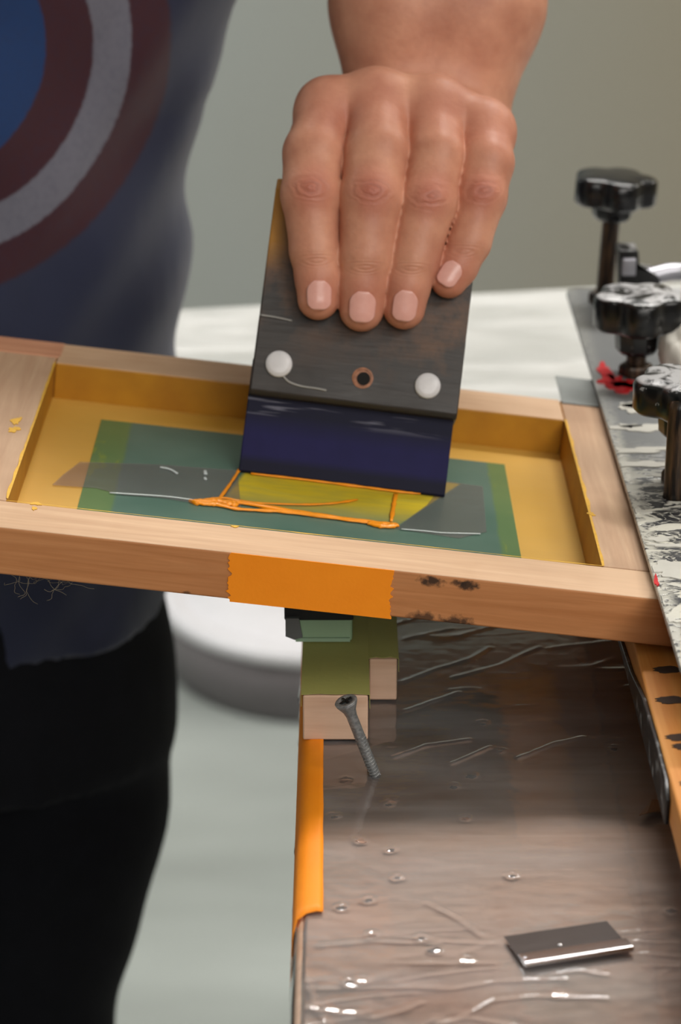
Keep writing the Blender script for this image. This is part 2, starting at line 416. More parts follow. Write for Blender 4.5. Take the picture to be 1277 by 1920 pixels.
# ================================================================== razor blade
z = H0 + .0016
c0 = onz(945, 1757, z); c1 = onz(1145, 1727, z); c2 = onz(970, 1808, z)
ux = (c1 - c0); ux.z = 0; ux.normalize(); uy = V((-ux.y, ux.x, 0))
rt = empty('razor_blade', mat=Matrix.Translation(c0) @ Matrix((ux, uy, V((0, 0, 1)))).transposed().to_4x4())
darkst = NT('dark_blade_steel'); n1 = darkst.noise(darkst.co((1, 40, 1)), 60, 3)
p = darkst.pr(Base__Color=srgb(66, 60, 58), Roughness=darkst.fac(n1, .3, .7, .28, .42), Metallic=.9); darkst = darkst.end(p)
bm = NB(); prism(bm, [(0, 0), (.0375, 0), (.0395, -.0015) if False else (.0383, -.012), (.0375, -.018), (.0012, -.018), (0, -.016)], 0, .0003)
obj('blade', bm, darkst, rt)
bright = simple('bright_steel', srgb(190, 188, 190), .22, 1., var=.03)
bm = NB()
prof = [(-.0205, -.0004), (-.0208, .0006), (-.0203, .0016), (-.0195, .0018), (-.0135, .0012), (-.0133, .0006), (-.0133, -.0001)]
A = [bm.verts.new((.0003, y, z_)) for y, z_ in prof]; B = [bm.verts.new((.0392, y, z_)) for y, z_ in prof]
bm.faces.new(A); bm.faces.new(B[::-1])
for k in range(len(prof)): bm.faces.new((A[k], B[k], B[(k + 1) % 7], A[(k + 1) % 7]))
o = obj('spine', bm, bright, rt, bevel=.0002); o['label'] = 'bright folded steel spine'
bm = NB(); lathe(bm, [(.0010, 0), (.0008, .0003), (.0003, .0004)], 14, Matrix.Translation((.0165, -.0105, .0003))); obj('dimple', bm, bright, rt, smooth=True)
bm = NB(); lathe(bm, [(.0011, 0), (.0009, .0003), (.0003, .0004)], 14, Matrix.Translation((.0016, -.0165, .0012))); obj('dimple', bm, bright, rt, smooth=True)
tag(rt, 'single-edge razor blade with a bright spine lying on the film', 'blade')

# ================================================================== wood beam, black rail, scrap at right
pine = wood('pine_beam', srgb(188, 118, 48), srgb(216, 158, 88), 1, scale=.7, stain=srgb(180, 104, 36))
zb = H0 + .0465
bx = onz(1189, 1210, zb).x
bm = NB(); box(bm, (bx, .60, H0 + .031), (bx + .085, 1.10, zb)); 
beam = obj('wooden_beam', bm, pine, None, bevel=.0012, origin=(bx, .8, H0 + .031))
tag(beam, 'orange-brown pine bar with oval bolt holes, under the metal plate at right', 'wood bar')
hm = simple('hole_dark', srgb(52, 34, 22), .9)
bm = NB()
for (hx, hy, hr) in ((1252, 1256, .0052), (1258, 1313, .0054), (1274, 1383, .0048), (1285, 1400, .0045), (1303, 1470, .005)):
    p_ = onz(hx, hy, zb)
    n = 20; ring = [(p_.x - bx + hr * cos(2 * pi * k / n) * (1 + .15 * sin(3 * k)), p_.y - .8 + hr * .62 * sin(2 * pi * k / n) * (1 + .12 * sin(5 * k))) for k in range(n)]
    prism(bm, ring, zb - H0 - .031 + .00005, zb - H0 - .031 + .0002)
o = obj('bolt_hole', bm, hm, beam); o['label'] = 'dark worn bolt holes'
# black metal angle beside the beam
bkm = NT('painted_black_metal'); n1 = bkm.noise(bkm.co(), 130, 4, .6); n2 = bkm.noise(bkm.co(), 340, 3)
c = bkm.mix(bkm.fac(n1, .56, .66), srgb(22, 22, 24), srgb(120, 122, 124))
p = bkm.pr(Base__Color=c, Roughness=.35, Normal=bkm.bump(n2, .3, .0004)); bkm = bkm.end(p)
bm = NB(); Y0_ = ony(1250, 1540, .764).y
Q = [(.772, .0305), (1.08, .0305), (1.08, .0328), (.93, .0334), (.885, .037), (.845, .0445), (.81, .0460), (.778, .0456), (.770, .041)]
A = [bm.verts.new((bx - .0016, y, H0 + z_)) for y, z_ in Q]; B = [bm.verts.new((bx - .0001, y, H0 + z_)) for y, z_ in Q]
bm.faces.new(A); bm.faces.new(B[::-1])
for k in range(len(Q)): bm.faces.new((A[k], B[k], B[(k + 1) % len(Q)], A[(k + 1) % len(Q)]))
rail = obj('metal_strip', bm, bkm, None, bevel=.0004, origin=(bx - .001, .77, H0 + .0305))
tag(rail, 'black paint-marked strip fixed along the left side of the pine bar', 'strip')
bm = NB(); q = [onz(1198, 1540, H0), onz(1222, 1513, H0), onz(1262, 1521, H0), onz(1258, 1537, H0), onz(1232, 1534, H0), onz(1213, 1541, H0)]
q = [(p_.x, p_.y) for p_ in q]; prism(bm, q, H0 + .0022, H0 + .0026)
for i, v_ in enumerate(bm.verts): v_.co.z += .0014 * ((i * 7) % 3) / 2
o = obj('tape_scrap', bm, simple('brown_tape', srgb(112, 76, 48), .6), None, origin=(q[0][0], q[0][1], H0 + .0022)); tag(o, 'small torn brown tape scrap at the near end of the paint-marked black strip', 'tape scrap')

# ================================================================== wooden screen (tilted frame)
TH = R(6.75)
F0 = onz(600, 1143, H0 + .065)
FU = V((cos(TH), 0, -sin(TH))); FV = V((0, 1, 0)); FN = V((sin(TH), 0, cos(TH)))
FM = Matrix((FU, FV, FN)).transposed().to_4x4(); FM.translation = F0
FI = FM.inverted()
RH = .0195
def floc(px, py, w):                       # pixel -> frame-local (u,v) on the local plane w
    p_ = onp(px, py, F0 + FN * w, FN); l = FI @ p_; return l.x, l.y
scr = empty('printing_screen', mat=FM)
ui_r = floc(1130, 1062, RH)[0]; ui_l = floc(100, 690, RH)[0]
v0 = 0.; v1 = floc(600, 1003, RH)[1]; v2 = floc(580, 733, RH)[1]; v3 = floc(580, 696, RH)[1]
uo_r = ui_r + .034; uo_l = ui_l - .034
W1, W2 = srgb(182, 146, 114), srgb(200, 166, 134)
sp = [(*floc(812, 1092, RH)[:1], -.0005, .0165, .0032, .9), (*floc(880, 1100, RH)[:1], -.0005, .0165, .003, .9), (*floc(862, 1098, RH)[:1], -.0005, .0170, .002, .7), (*floc(812, 1140, RH)[:1], -.0005, .0012, .0038, .8), (*floc(880, 1160, RH)[:1], -.0005, .0008, .004, .85), (*floc(345, 1100, RH)[:1], -.0005, .0008, .0014, .7), (*floc(322, 1035, RH)[:1], -.0005, .0186, .0006, .8)]
# the near rail's front face is redder wood with its shade painted in darker
fw_top = wood('frame_wood', W1, W2, 0, stain=srgb(208, 176, 146), scale=.8)
fw_front = wood('frame_front_wood', srgb(172, 112, 66), srgb(196, 136, 88), 0, spots=sp, scale=1.2)
fw_y = wood('frame_wood_side', srgb(176, 140, 112), srgb(198, 166, 136), 1, stain=srgb(150, 118, 92), scale=.8)
fw_red = wood('frame_corner_red', srgb(178, 122, 92), srgb(204, 150, 118), 0, stain=srgb(140, 92, 66))
inky = NT('ink_stained_wood'); n1 = inky.noise(inky.co((8, 8, 8)), 8, 4)
c = inky.ramp(n1, [(.3, srgb(160, 106, 8)), (.7, srgb(178, 124, 18))])
p = inky.pr(Base__Color=c, Roughness=.55); inky = inky.end(p)
def rail_obj(name, lo, hi, mats, pick, label=None):
    bm = NB(); box(bm, lo, hi)
    bmesh.ops.recalc_face_normals(bm, faces=bm.faces[:])
    for f in bm.faces: f.material_index = pick(f.normal)
    o = obj(name, bm, mats, scr, bevel=.0011, seg=2)
    if label: o['label'] = label
    return o
rail_obj('near_rail', (uo_l, v0, 0), (uo_r, v1, RH), [fw_top, fw_front, inky], lambda n: 1 if n.y < -.5 or n.z < -.5 else (2 if n.y > .5 else 0), 'near rail with a redder front face and dark smudges')
rail_obj('far_rail', (ui_l, v2, 0), (uo_r - .034, v3, RH), [fw_top, inky], lambda n: 1 if n.y < -.5 else 0)
rail_obj('right_rail', (ui_r, v1 + .0002, 0), (uo_r, v3, RH), [fw_y, inky], lambda n: 1 if n.x < -.5 else 0)
rail_obj('left_rail', (uo_l - .012, v1 + .0002, 0), (ui_l, v2 + .008, RH), [fw_y, inky], lambda n: 1 if n.x > .5 else 0)
rail_obj('corner_piece', (uo_l - .012, v2 + .0085, -.0002), (ui_l + .002, v3 + .0006, RH + .0002), [fw_red], lambda n: 0, 'reddish far left corner piece')
# ink smears over the rail tops next to the opening
inkm = simple('orange_ink', srgb(246, 150, 14), .28, var=.05, scale=300)
inky_y = simple('yellow_ink_smear', srgb(208, 160, 48), .7, var=.1, scale=300)
def blob(bm, cu, cv, w, ru, rv, seed, n=40, th=.0003, clip=None):
    rnd = random.Random(seed); ph = [rnd.uniform(0, 6.3) for _ in range(4)]
    pts = []
    for k in range(n):
        a = 2 * pi * k / n; r = 1 + .25 * sin(2 * a + ph[0]) + .2 * sin(3 * a + ph[1]) + .16 * sin(5 * a + ph[2]) + .12 * sin(8 * a + ph[3])
        pts.append((cu + ru * r * cos(a), cv + rv * r * sin(a)))
    if clip is not None: pts = [(max(x, clip), y) for x, y in pts]
    prism(bm, pts, w, w + th)
bm = NB()
for (px, py, ru, rv, sd_) in ((30, 790, .0016, .0050, 1), (26, 806, .0022, .0032, 2), (68, 945, .0016, .0018, 3), (64, 954, .0008, .0020, 4), (1108, 964, .0016, .0016, 5), (440, 988, .0016, .0006, 6)):
    u, v_ = floc(px, py, RH); blob(bm, u, v_, RH + .00005, ru, rv, sd_, th=.00025)
# thin yellow rims along the inner arrises of the opening
def rimline(bm, a, b, w0, seed):
    N = 60; rnd = random.Random(seed); A = []
    for k in range(N + 1):
        t = k / N; x = a[0] + (b[0] - a[0]) * t; y = a[1] + (b[1] - a[1]) * t
        d = V((b[0] - a[0], b[1] - a[1], 0)).normalized(); nrm = V((-d.y, d.x, 0))
        ww = w0 * (.5 + .7 * abs(MN.noise(V((t * 9, seed, 0)))) * 2 + .2 * rnd.random())
        A.append((bm.verts.new((x - nrm.x * .0002, y - nrm.y * .0002, RH + .0001)), bm.verts.new((x + nrm.x * ww, y + nrm.y * ww, RH + .0002))))
    for p_, q_ in zip(A, A[1:]): bm.faces.new((p_[0], p_[1], q_[1], q_[0]))
rimline(bm, (ui_l, v1 + .002), (ui_l, v2), .0009, 1)
rimline(bm, (ui_r, v2), (ui_r, v1), .0012, 3)
rimline(bm, (ui_r, v1), (ui_l, v1), .0006, 5)
o = obj('ink_smears', bm, inky_y, scr); o['label'] = 'yellow ink smeared over the inner edges of the rails'; o['kind'] = 'stuff'
# stretched mesh
mz = .0025
mm = NT('yellow_mesh'); n1 = mm.noise(mm.co((1, 1, 1)), 12, 3); n2 = mm.noise(mm.co((1.5, 30, 1)), 10, 3)
c = mm.ramp(n1, [(.3, srgb(222, 174, 66)), (.7, srgb(236, 192, 96))]); c = mm.mix(mm.fac(n2, .4, .8, 0, .25), c, srgb(222, 178, 90))
d_ = mm.n('ShaderNodeBsdfPrincipled', Base__Color=c, Roughness=.5); t_ = mm.n('ShaderNodeBsdfTranslucent', Color=c)
mx = mm.n('ShaderNodeMixShader', Fac=.32); mm.set(mx.inputs[1], d_.outputs[0]); mm.set(mx.inputs[2], t_.outputs[0]); mm = mm.end(mx)
bm = NB(); box(bm, (ui_l - .004, v1 - .004, mz - .0003), (ui_r + .004, v2 + .004, mz)); o = obj('stretched_mesh', bm, mm, scr)
# green stencil film
g00 = floc(190, 787, mz); g10 = floc(945, 873, mz); g01 = floc(145, 955, mz); g11 = floc(978, 1045, mz)
gl_, gr_ = (g00[0] + g01[0]) / 2, (g10[0] + g11[0]) / 2; gt = (g00[1] + g10[1]) / 2
gb = v1 + .0015
def glocal(px, py): return floc(px, py, mz)
gm = NT('green_stencil')
tc = gm.n('ShaderNodeTexCoord'); sp_ = gm.n('ShaderNodeSeparateXYZ', Vector=tc.outputs['Object'])
nw = gm.noise(gm.co((1, 1, 1)), 60, 4); nl = gm.noise(gm.co((1, .25, 1)), 160, 3); nb_ = gm.noise(gm.co(), 16, 3)
x_ = gm.math('ADD', sp_.outputs[0], gm.math('MULTIPLY', gm.math('SUBTRACT', nw, .5), .002))
ml_ = glocal(243, 800)[0]; mr_ = glocal(915, 900)[0]
margin = gm.math('MAXIMUM', gm.fac(x_, ml_, ml_ + .0015, 1, 0), gm.fac(x_, mr_, mr_ + .0015, 0, 1))
base = gm.ramp(nb_, [(.35, srgb(84, 118, 104)), (.65, srgb(108, 136, 122))])
gcol = gm.ramp(nb_, [(.35, srgb(98, 130, 82)), (.65, srgb(120, 144, 88))])
c = gm.mix(margin, base, gcol)
streak = gm.math('MULTIPLY', gm.fac(nl, .6, .68), margin)
c = gm.mix(gm.math('MULTIPLY', streak, .6), c, srgb(150, 160, 40))
# printed opening: ink-wet yellow patch, a plain parallelogram in local coords
i0, i1, i2, i3 = glocal(452, 890), glocal(828, 934), glocal(748, 988), glocal(412, 940)
def half(a, b, soft=.0012):     # signed: inside positive to the left of a->b
    dx, dy = b[0] - a[0], b[1] - a[1]; L_ = math.hypot(dx, dy); nx, ny = dy / L_, -dx / L_
    s_ = gm.math('ADD', gm.math('MULTIPLY', gm.math('SUBTRACT', sp_.outputs[0], a[0]), nx), gm.math('MULTIPLY', gm.math('SUBTRACT', sp_.outputs[1], a[1]), ny))
    return gm.fac(s_, 0, soft)
ins = half((i0[0], i0[1] + .02), (i1[0] + .001, i1[1] + .02))
ins = gm.math('MULTIPLY', ins, half(i1, i2)); ins = gm.math('MULTIPLY', ins, half(i2, i3)); ins = gm.math('MULTIPLY', ins, half(i3, (i3[0] + (i0[0] - i3[0]) * 2, i3[1] + (i0[1] - i3[1]) * 2), .002))
ny_ = gm.noise(gm.co((20, 90, 1)), 3, 3)
wash = gm.fac(sp_.outputs[1], i3[1] - .004, i3[1] + .014, .25, .92)
c = gm.mix(gm.math('MULTIPLY', gm.math('MULTIPLY', ins, wash), gm.fac(ny_, .2, .6, .75, 1)), c, srgb(240, 214, 44))
pp = gm.pr(Base__Color=c, Roughness=.35); pp.inputs['Specular IOR Level'].default_value = .4
tl = gm.n('ShaderNodeBsdfTranslucent', Color=c); mx = gm.n('ShaderNodeMixShader', Fac=.26); gm.set(mx.inputs[1], pp.outputs[0]); gm.set(mx.inputs[2], tl.outputs[0])
gm = gm.end(mx)
bm = NB(); box(bm, (gl_, gb - .004, mz - .0006), (gr_, gt, mz + .0004)); o = obj('green_stencil', bm, gm, scr); o['label'] = 'green stencil film with a yellow ink-wet opening'
# clear tape over the stencil
ct = NT('clear_tape'); n1 = ct.noise(ct.co((30, 110, 1)), 1.5, 3)
tr = ct.n('ShaderNodeBsdfTransparent', Color=(.95, .92, .93, 1)); gl = ct.n('ShaderNodeBsdfGlossy', Color=(.9, .95, 1, 1), Roughness=.28); df = ct.n('ShaderNodeBsdfDiffuse', Color=srgb(140, 136, 130))
ct.set(gl.inputs['Normal'], ct.bump(n1, .4, .001))
a_ = ct.n('ShaderNodeMixShader', Fac=.12); ct.set(a_.inputs[1], tr.outputs[0]); ct.set(a_.inputs[2], df.outputs[0])
b_ = ct.n('ShaderNodeMixShader', Fac=.07); ct.set(b_.inputs[1], a_.outputs[0]); ct.set(b_.inputs[2], gl.outputs[0]); ct = ct.end(b_)
bm = NB(); poly = [glocal(*p_) for p_ in ((98, 912), (118, 893), (150, 869), (300, 874), (445, 885), (452, 960), (300, 936), (230, 931), (180, 918))]
prism(bm, poly[::-1], mz + .0006, mz + .0008); o = obj('clear_tape', bm, ct, scr); o['label'] = 'clear tape with a pointed left end'
bm = NB(); poly = [glocal(*p_) for p_ in ((836, 905), (905, 915), (912, 1000), (860, 1012), (742, 994), (800, 950))]
prism(bm, poly[::-1], mz + .0006, mz + .0008); o = obj('clear_tape', bm, ct, scr); o['label'] = 'clear tape right of the ink-wet opening'
cream = NT('tape_wrinkle'); p = cream.pr(Base__Color=srgb(190, 200, 200), Roughness=.15); cream = cream.end(p)
for pl, r in ((((205, 928), (300, 934), (345, 939), (372, 943)), .0005), (((300, 880), (318, 884), (332, 892)), .0007), (((752, 996), (800, 1000), (830, 1003), (900, 1005)), .0004), (((384, 887), (385, 893)), .0009), (((384, 900), (385, 903)), .0008)):
    bm = NB(); P = catmull([V((*glocal(*p_), mz + .001)) for p_ in pl]); tube(bm, P, r, 6, .6)
    o = obj('tape_crease', bm, cream, scr, smooth=True)
# orange tape stuck on the front of the near rail
bm = NB(); ta = floc(434, 1045, RH)[0]; tb_ = floc(737, 1072, RH)[0]; n = 24
L_ = []; Rr = []
for k in range(n + 1):
    z_ = -.0006 + (RH + .0006) * k / n
    L_.append(bm.verts.new((ta + .0026 * MN.noise(V((k * .62, 1.3, .4))), -.0004, z_))); Rr.append(bm.verts.new((tb_ + .0016 * MN.noise(V((k * .8, 7.4, .3))) + .0012 * (1 - k / n), -.0004, z_)))
for k in range(n): bm.faces.new((L_[k], Rr[k], Rr[k + 1], L_[k + 1]))
a0 = bm.verts.new((ta + .001, .012, -.0006)); a1 = bm.verts.new((tb_, .012, -.0006)); bm.faces.new((L_[0], Rr[0], a1, a0))
o = obj('orange_tape', bm, orange, scr); sd = o.modifiers.new('s', 'SOLIDIFY'); sd.thickness = .0003; o['label'] = 'torn strip of orange masking tape on the near rail'
# grey tape square at the far right corner
bm = NB(); ga = floc(1052, 752, RH); gb2 = floc(1112, 752, RH)
box(bm, (ga[0], v3 - .006, RH + .0001), (gb2[0] + .006, v3 + .034, RH + .0008)); o = obj('grey_tape', bm, simple('grey_cloth_tape', srgb(120, 124, 122), .6), scr, bevel=.0004); o['label'] = 'grey tape tab on the far right corner'
tag(scr, 'tilted wooden silk-screen frame with yellow mesh and a green stencil', 'screen frame')
# orange ink trail on the stencil
bm = NB(); zi = mz + .0011
def inkline(pts, r, flat=.45):
    P = catmull([V((*glocal(*p_), zi)) for p_ in pts], 8); N = len(P)
    r *= 1.3
    tube(bm, P, lambda t: r * (.75 + .5 * abs(MN.noise(V((t * 7, r * 9000, pts[0][0])))) * 2) * (1 if t < .93 else .8), 8, flat)
inkline([(449, 884), (432, 910), (412, 938), (404, 946)], .00055)
inkline([(364, 946), (385, 943), (420, 944), (470, 950), (560, 966), (640, 976), (700, 984), (745, 990)], .0012)
inkline([(385, 940), (420, 938), (470, 946), (560, 950), (620, 948), (670, 941)], .0007, .3)
inkline([(400, 948), (440, 958), (500, 962), (550, 965), (620, 974)], .0009)
inkline([(405, 944), (460, 946), (520, 957), (600, 970), (690, 982), (742, 987)], .0008)
inkline([(365, 944), (380, 949), (402, 950), (430, 954)], .0012)
inkline([(362, 947), (372, 944), (390, 945), (405, 943)], .0015)
inkline([(742, 930), (738, 950), (733, 982)], .0007, .25)
inkline([(690, 985), (720, 991), (745, 989)], .0014)
inkline([(700, 909), (740, 917), (770, 922)], .0011, .5)
inkline([(470, 892), (560, 902), (650, 913), (740, 925), (788, 930)], .0007, .5)
inkline([(372, 946), (392, 942), (412, 944), (428, 948), (446, 952)], .0017, .35)
inkline([(520, 963), (600, 972), (680, 983), (738, 989)], .0010, .35)
bmesh.ops.transform(bm, matrix=FM, verts=bm.verts[:])
ink = obj('ink_trail', bm, inkm, None, smooth=True, origin=FM @ V((*glocal(600, 960), zi)))
tag(ink, 'wet orange ink lines on the green stencil in front of the blue squeegee blade', 'ink')

# lint hanging below the near rail
bm = NB(); rnd = random.Random(3)
for k in range(16):
    u, _ = floc(rnd.choice((60, 95, 120, 130, 140)) + rnd.uniform(-25, 25), 1030, 0); P = [V((u, .001, 0))]
    d = V((rnd.uniform(-1, 1), rnd.uniform(-.3, .3), -.7))
    for s in range(7):
        d = (d + V((rnd.uniform(-.9, .9), rnd.uniform(-.4, .4), rnd.uniform(-.35, .55)))).normalized(); q_ = P[-1] + d * rnd.uniform(.001, .0022); q_.z = min(q_.z, -.0003); P.append(q_)
    tube(bm, catmull(P, 4), .00006, 4)
bmesh.ops.transform(bm, matrix=FM, verts=bm.verts[:])
o = obj('lint', bm, simple('lint_fibre', srgb(120, 110, 90), .8), None, origin=FM @ V((floc(120, 1030, 0)[0], 0, 0))); tag(o, 'wispy lint hanging under the near rail at the left', 'lint', kind='stuff')

# ================================================================== squeegee
LEAN = R(28)
SV = (FN * cos(LEAN) + FV * sin(LEAN)).normalized(); SN = (-FV * cos(LEAN) + FN * sin(LEAN)).normalized()
fmp = lambda px, py: onp(px, py, F0 + FN * (mz + .0012), FN)
B0 = fmp(447, 884); B1 = fmp(834, 932)
SW = (B1 - B0).length
SO = (B0 + B1) / 2
yaw = FI.to_3x3() @ (B1 - B0); yaw = math.atan2(yaw.y, yaw.x)
RotY = Matrix.Rotation(yaw, 3, FN)
SU = (RotY @ FU).normalized(); SV = (RotY @ SV).normalized(); SN = (RotY @ SN).normalized()
BT = .0045                                            # half thickness of the blade
SO = SO - SN * BT
SM = Matrix((SU, -SN, SV)).transposed().to_4x4(); SM.translation = SO     # local: x along, -y face, z up
SI = SM.inverted()
HF = .0100                                            # half thickness of the handle's jaw
sq = empty('squeegee', mat=SM)
def sface(px, py, off):                                # pixel -> squeegee local on a plane off in front of its mid plane
    return SI @ onp(px, py, SO + SN * off, SN)
def extr(prof, x0, x1, name, m, bev=.0006, parent=sq):
    bm = NB(); n = len(prof)
    A = [bm.verts.new((x0, y, z_)) for y, z_ in prof]; B = [bm.verts.new((x1, y, z_)) for y, z_ in prof]
    bm.faces.new(A[::-1]); bm.faces.new(B)
    for k in range(n): bm.faces.new((A[k], A[(k + 1) % n], B[(k + 1) % n], B[k]))
    return obj(name, bm, m, parent, bevel=bev)
blue = NT('blue_squeegee_rubber'); n1 = blue.noise(blue.co((1, 1, 1)), 90, 4); n2 = blue.noise(blue.co((10, 10, 160)), 2.2, 3)
szz = blue.n('ShaderNodeSeparateXYZ', Vector=blue.n('ShaderNodeTexCoord').outputs['Object']).outputs[2]
c = blue.mix(n1, srgb(20, 18, 62), srgb(28, 25, 76)); end_dark = blue.math('MAXIMUM', blue.fac(szz, .017, .027), blue.fac(szz, .005, .0085, 1, 0))
c = blue.mix(blue.math('MULTIPLY', end_dark, .85), c, srgb(13, 15, 30))  # rubber darker near the handle and along its bottom edge
wm = blue.math('MULTIPLY', blue.fac(n2, .56, .62), blue.fac(szz, .024, .028)); c = blue.mix(blue.math('MULTIPLY', wm, .5), c, srgb(130, 130, 145))
p = blue.pr(Base__Color=c, Roughness=.62); p.inputs['Specular IOR Level'].default_value = .2; blue = blue.end(p)
hmat = NT('stained_handle'); vA = hmat.co((22, 22, 200)); n1 = hmat.noise(vA, 1.5, 5, .6, .5); n2 = hmat.noise(hmat.co((1, 1, 1)), 34, 5, .65); n3 = hmat.noise(hmat.co(), 11, 2)
sp3 = hmat.n('ShaderNodeSeparateXYZ', Vector=hmat.n('ShaderNodeTexCoord').outputs['Object'])
c = hmat.mix(n1, srgb(26, 23, 22), srgb(56, 49, 45))
up_ = hmat.fac(sp3.outputs[2], .045, .085); rgt = hmat.fac(sp3.outputs[0], -.01, .035)
wear = hmat.math('MULTIPLY', hmat.fac(n2, .46, .62), hmat.math('MAXIMUM', hmat.math('MULTIPLY', rgt, hmat.fac(sp3.outputs[2], .04, .06)), up_))
c = hmat.mix(hmat.math('MULTIPLY', wear, .75), c, srgb(112, 82, 62))
yl = hmat.math('MULTIPLY', hmat.fac(sp3.outputs[0], -.042, -.034, 1, 0), hmat.fac(sp3.outputs[2], .088, .102)); c = hmat.mix(hmat.math('MULTIPLY', yl, .8), c, srgb(186, 128, 24))
c = hmat.mix(hmat.math('MULTIPLY', hmat.fac(n3, .6, .75), .25), c, srgb(120, 118, 115))
p = hmat.pr(Base__Color=c, Roughness=hmat.fac(n2, .3, .7, .4, .6), Normal=hmat.bump(n1, .4, .0008)); hmat = hmat.end(p)
hw = SW / 2
jz = .0335; zs = abs(sface(490, 592, HF).z); ztop = .131
extr([(-BT, .0006), (-BT + .0012, 0), (BT - .0012, 0), (BT, .0006), (BT, .05), (-BT, .05)], -hw, hw, 'rubber_blade', blue, .0006)
hx0 = -hw + .0005; hx1 = hw + .001
extr([(-HF + .002, jz), (HF - .002, jz), (HF, jz + .002), (HF, zs - .002), (HF - .0025, zs + .002), (HF - .0025, ztop - .006), (HF - .008, ztop), (-HF + .008, ztop), (-HF + .0025, ztop - .006), (-HF + .0025, zs + .002), (-HF, zs - .002), (-HF, jz + .002)], hx0, hx1, 'wood_handle', hmat, .0008)
capm = simple('white_plastic_cap', srgb(206, 204, 206), .35, var=.06, scale=200)
for (px, py, r) in ((523, 682, .0058), (802, 723, .0056)):
    l = sface(px, py, HF + .001)
    bm = NB(); lathe(bm, [(r, 0), (r, .001), (r * .93, .0017), (r * .6, .0021), (.0004, .0022)], 32, Matrix.Translation((l.x, -HF + .0002, l.z)) @ Matrix.Rotation(R(90), 4, 'X'))
    obj('rivet_cap', bm, capm, sq, smooth=True)
l = sface(680, 709, HF); r = .0046
bm = NB(); lathe(bm, [(r * 1.0, .0), (r, .0004), (r * .8, .0006), (r * .78, .0003)], 28, Matrix.Translation((l.x, -HF, l.z)) @ Matrix.Rotation(R(90), 4, 'X'))
o = obj('hole_rim', bm, simple('bare_rim_wood', srgb(150, 100, 72), .6, var=.3, scale=500), sq); o['label'] = 'bare wood around the empty bolt hole'
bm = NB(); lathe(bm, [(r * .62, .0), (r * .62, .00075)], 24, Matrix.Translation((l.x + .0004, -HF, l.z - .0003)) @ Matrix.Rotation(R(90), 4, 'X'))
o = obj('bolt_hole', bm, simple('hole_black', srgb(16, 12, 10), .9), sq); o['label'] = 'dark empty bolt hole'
bm = NB(); P = catmull([sface(*p_, HF + .0003) for p_ in ((530, 704), (542, 716), (565, 724), (592, 728), (612, 732))], 6)
for p_ in P: p_.y = -HF - .0003
tube(bm, P, .0005, 6, .6, V((0, 1, 0))); o = obj('dried_drip', bm, simple('dried_ink_grey', srgb(140, 138, 134), .4), sq, smooth=True)
bm = NB(); P = catmull([sface(*p_, HF) for p_ in ((487, 590), (515, 594), (548, 601))], 5)
for p_ in P: p_.y = -HF + .0004
tube(bm, P, .0005, 6, .5, V((0, 1, 0))); obj('dried_drip', bm, bpy.data.materials['dried_ink_grey'], sq, smooth=True)
tag(sq, 'squeegee with stained wooden handle and dark blue rubber blade, held by the hand', 'squeegee')

# ================================================================== metal plate and knobs
pm = NT('paint_spattered_metal')
n1 = pm.noise(pm.co((1.0, 2.2, 1)), 38, 5, .55, 1.2); n2 = pm.noise(pm.co((1, 2, 1), loc=(3, 1, 0)), 60, 2, .5, 2.5); n3 = pm.noise(pm.co(), 12, 2); n4 = pm.noise(pm.co(), 420, 3)
sy_ = pm.n('ShaderNodeSeparateXYZ', Vector=pm.n('ShaderNodeTexCoord').outputs['Object'])
yy = sy_.outputs[1]; xx = sy_.outputs[0]
metal = pm.mix(n3, srgb(92, 93, 94), srgb(140, 142, 142))
darkc = pm.mix(n4, srgb(34, 36, 40), srgb(72, 73, 76))
near = pm.fac(yy, .17, .25, 1, 0)                    # spatter is dense on the near half
c = pm.mix(near, metal, darkc)
pud = pm.math('MULTIPLY', pm.fac(n1, .53, .56), near)
web = pm.math('SUBTRACT', 1, pm.fac(pm.math('ABSOLUTE', pm.math('SUBTRACT', n2, .5)), .008, .03)); web = pm.math('MULTIPLY', web, near)
edge = pm.math('MULTIPLY', pm.fac(xx, .003, .007, .8, 0), pm.fac(n4, .35, .5)); edge = pm.math('MULTIPLY', edge, pm.fac(yy, .22, .3, 1, .2))
a_ = pm.math('MAXIMUM', pm.math('MAXIMUM', pud, web), edge)
c = pm.mix(a_, c, pm.mix(n3, srgb(188, 188, 186), srgb(206, 202, 184)))
strip = pm.math('MULTIPLY', pm.fac(yy, .315, .32), pm.fac(yy, .328, .333, 1, 0)); c = pm.mix(pm.math('MULTIPLY', strip, .7), c, srgb(206, 206, 206))
p = pm.pr(Base__Color=c, Metallic=pm.fac(a_, 0, 1, .35, 0), Roughness=pm.fac(a_, 0, 1, .38, .25), Normal=pm.bump(pm.math('ADD', a_, pm.math('MULTIPLY', n4, .25)), .5, .0006)); pm = pm.end(p)
zp = H0 + .0715
px0 = onz(1170, 900, zp + .003).x; py0 = onz(1275, 1262, zp + .003).y
plate = empty('clamp_plate', (px0, py0, zp))
bm = NB(); prism(bm, [(x, y) for x, y in plate_pts(0, .30, 0, .49, .006)], 0, .003)
obj('plate', bm, pm, plate, bevel=.0006)
redp = simple('red_paint', srgb(186, 22, 30), .35, var=.15)
for (px, py, ru, rv, sd_) in ((1135, 697, .003, .012, 11), (1152, 716, .006, .009, 12), (1190, 722, .009, .008, 13), (1172, 728, .007, .006, 15)):
    bm = NB(); p_ = onz(px, py, zp + .003); blob(bm, p_.x - px0, p_.y - py0, .003, ru, rv, sd_, th=.0006, clip=.0004); obj('red_paint', bm, redp, plate)
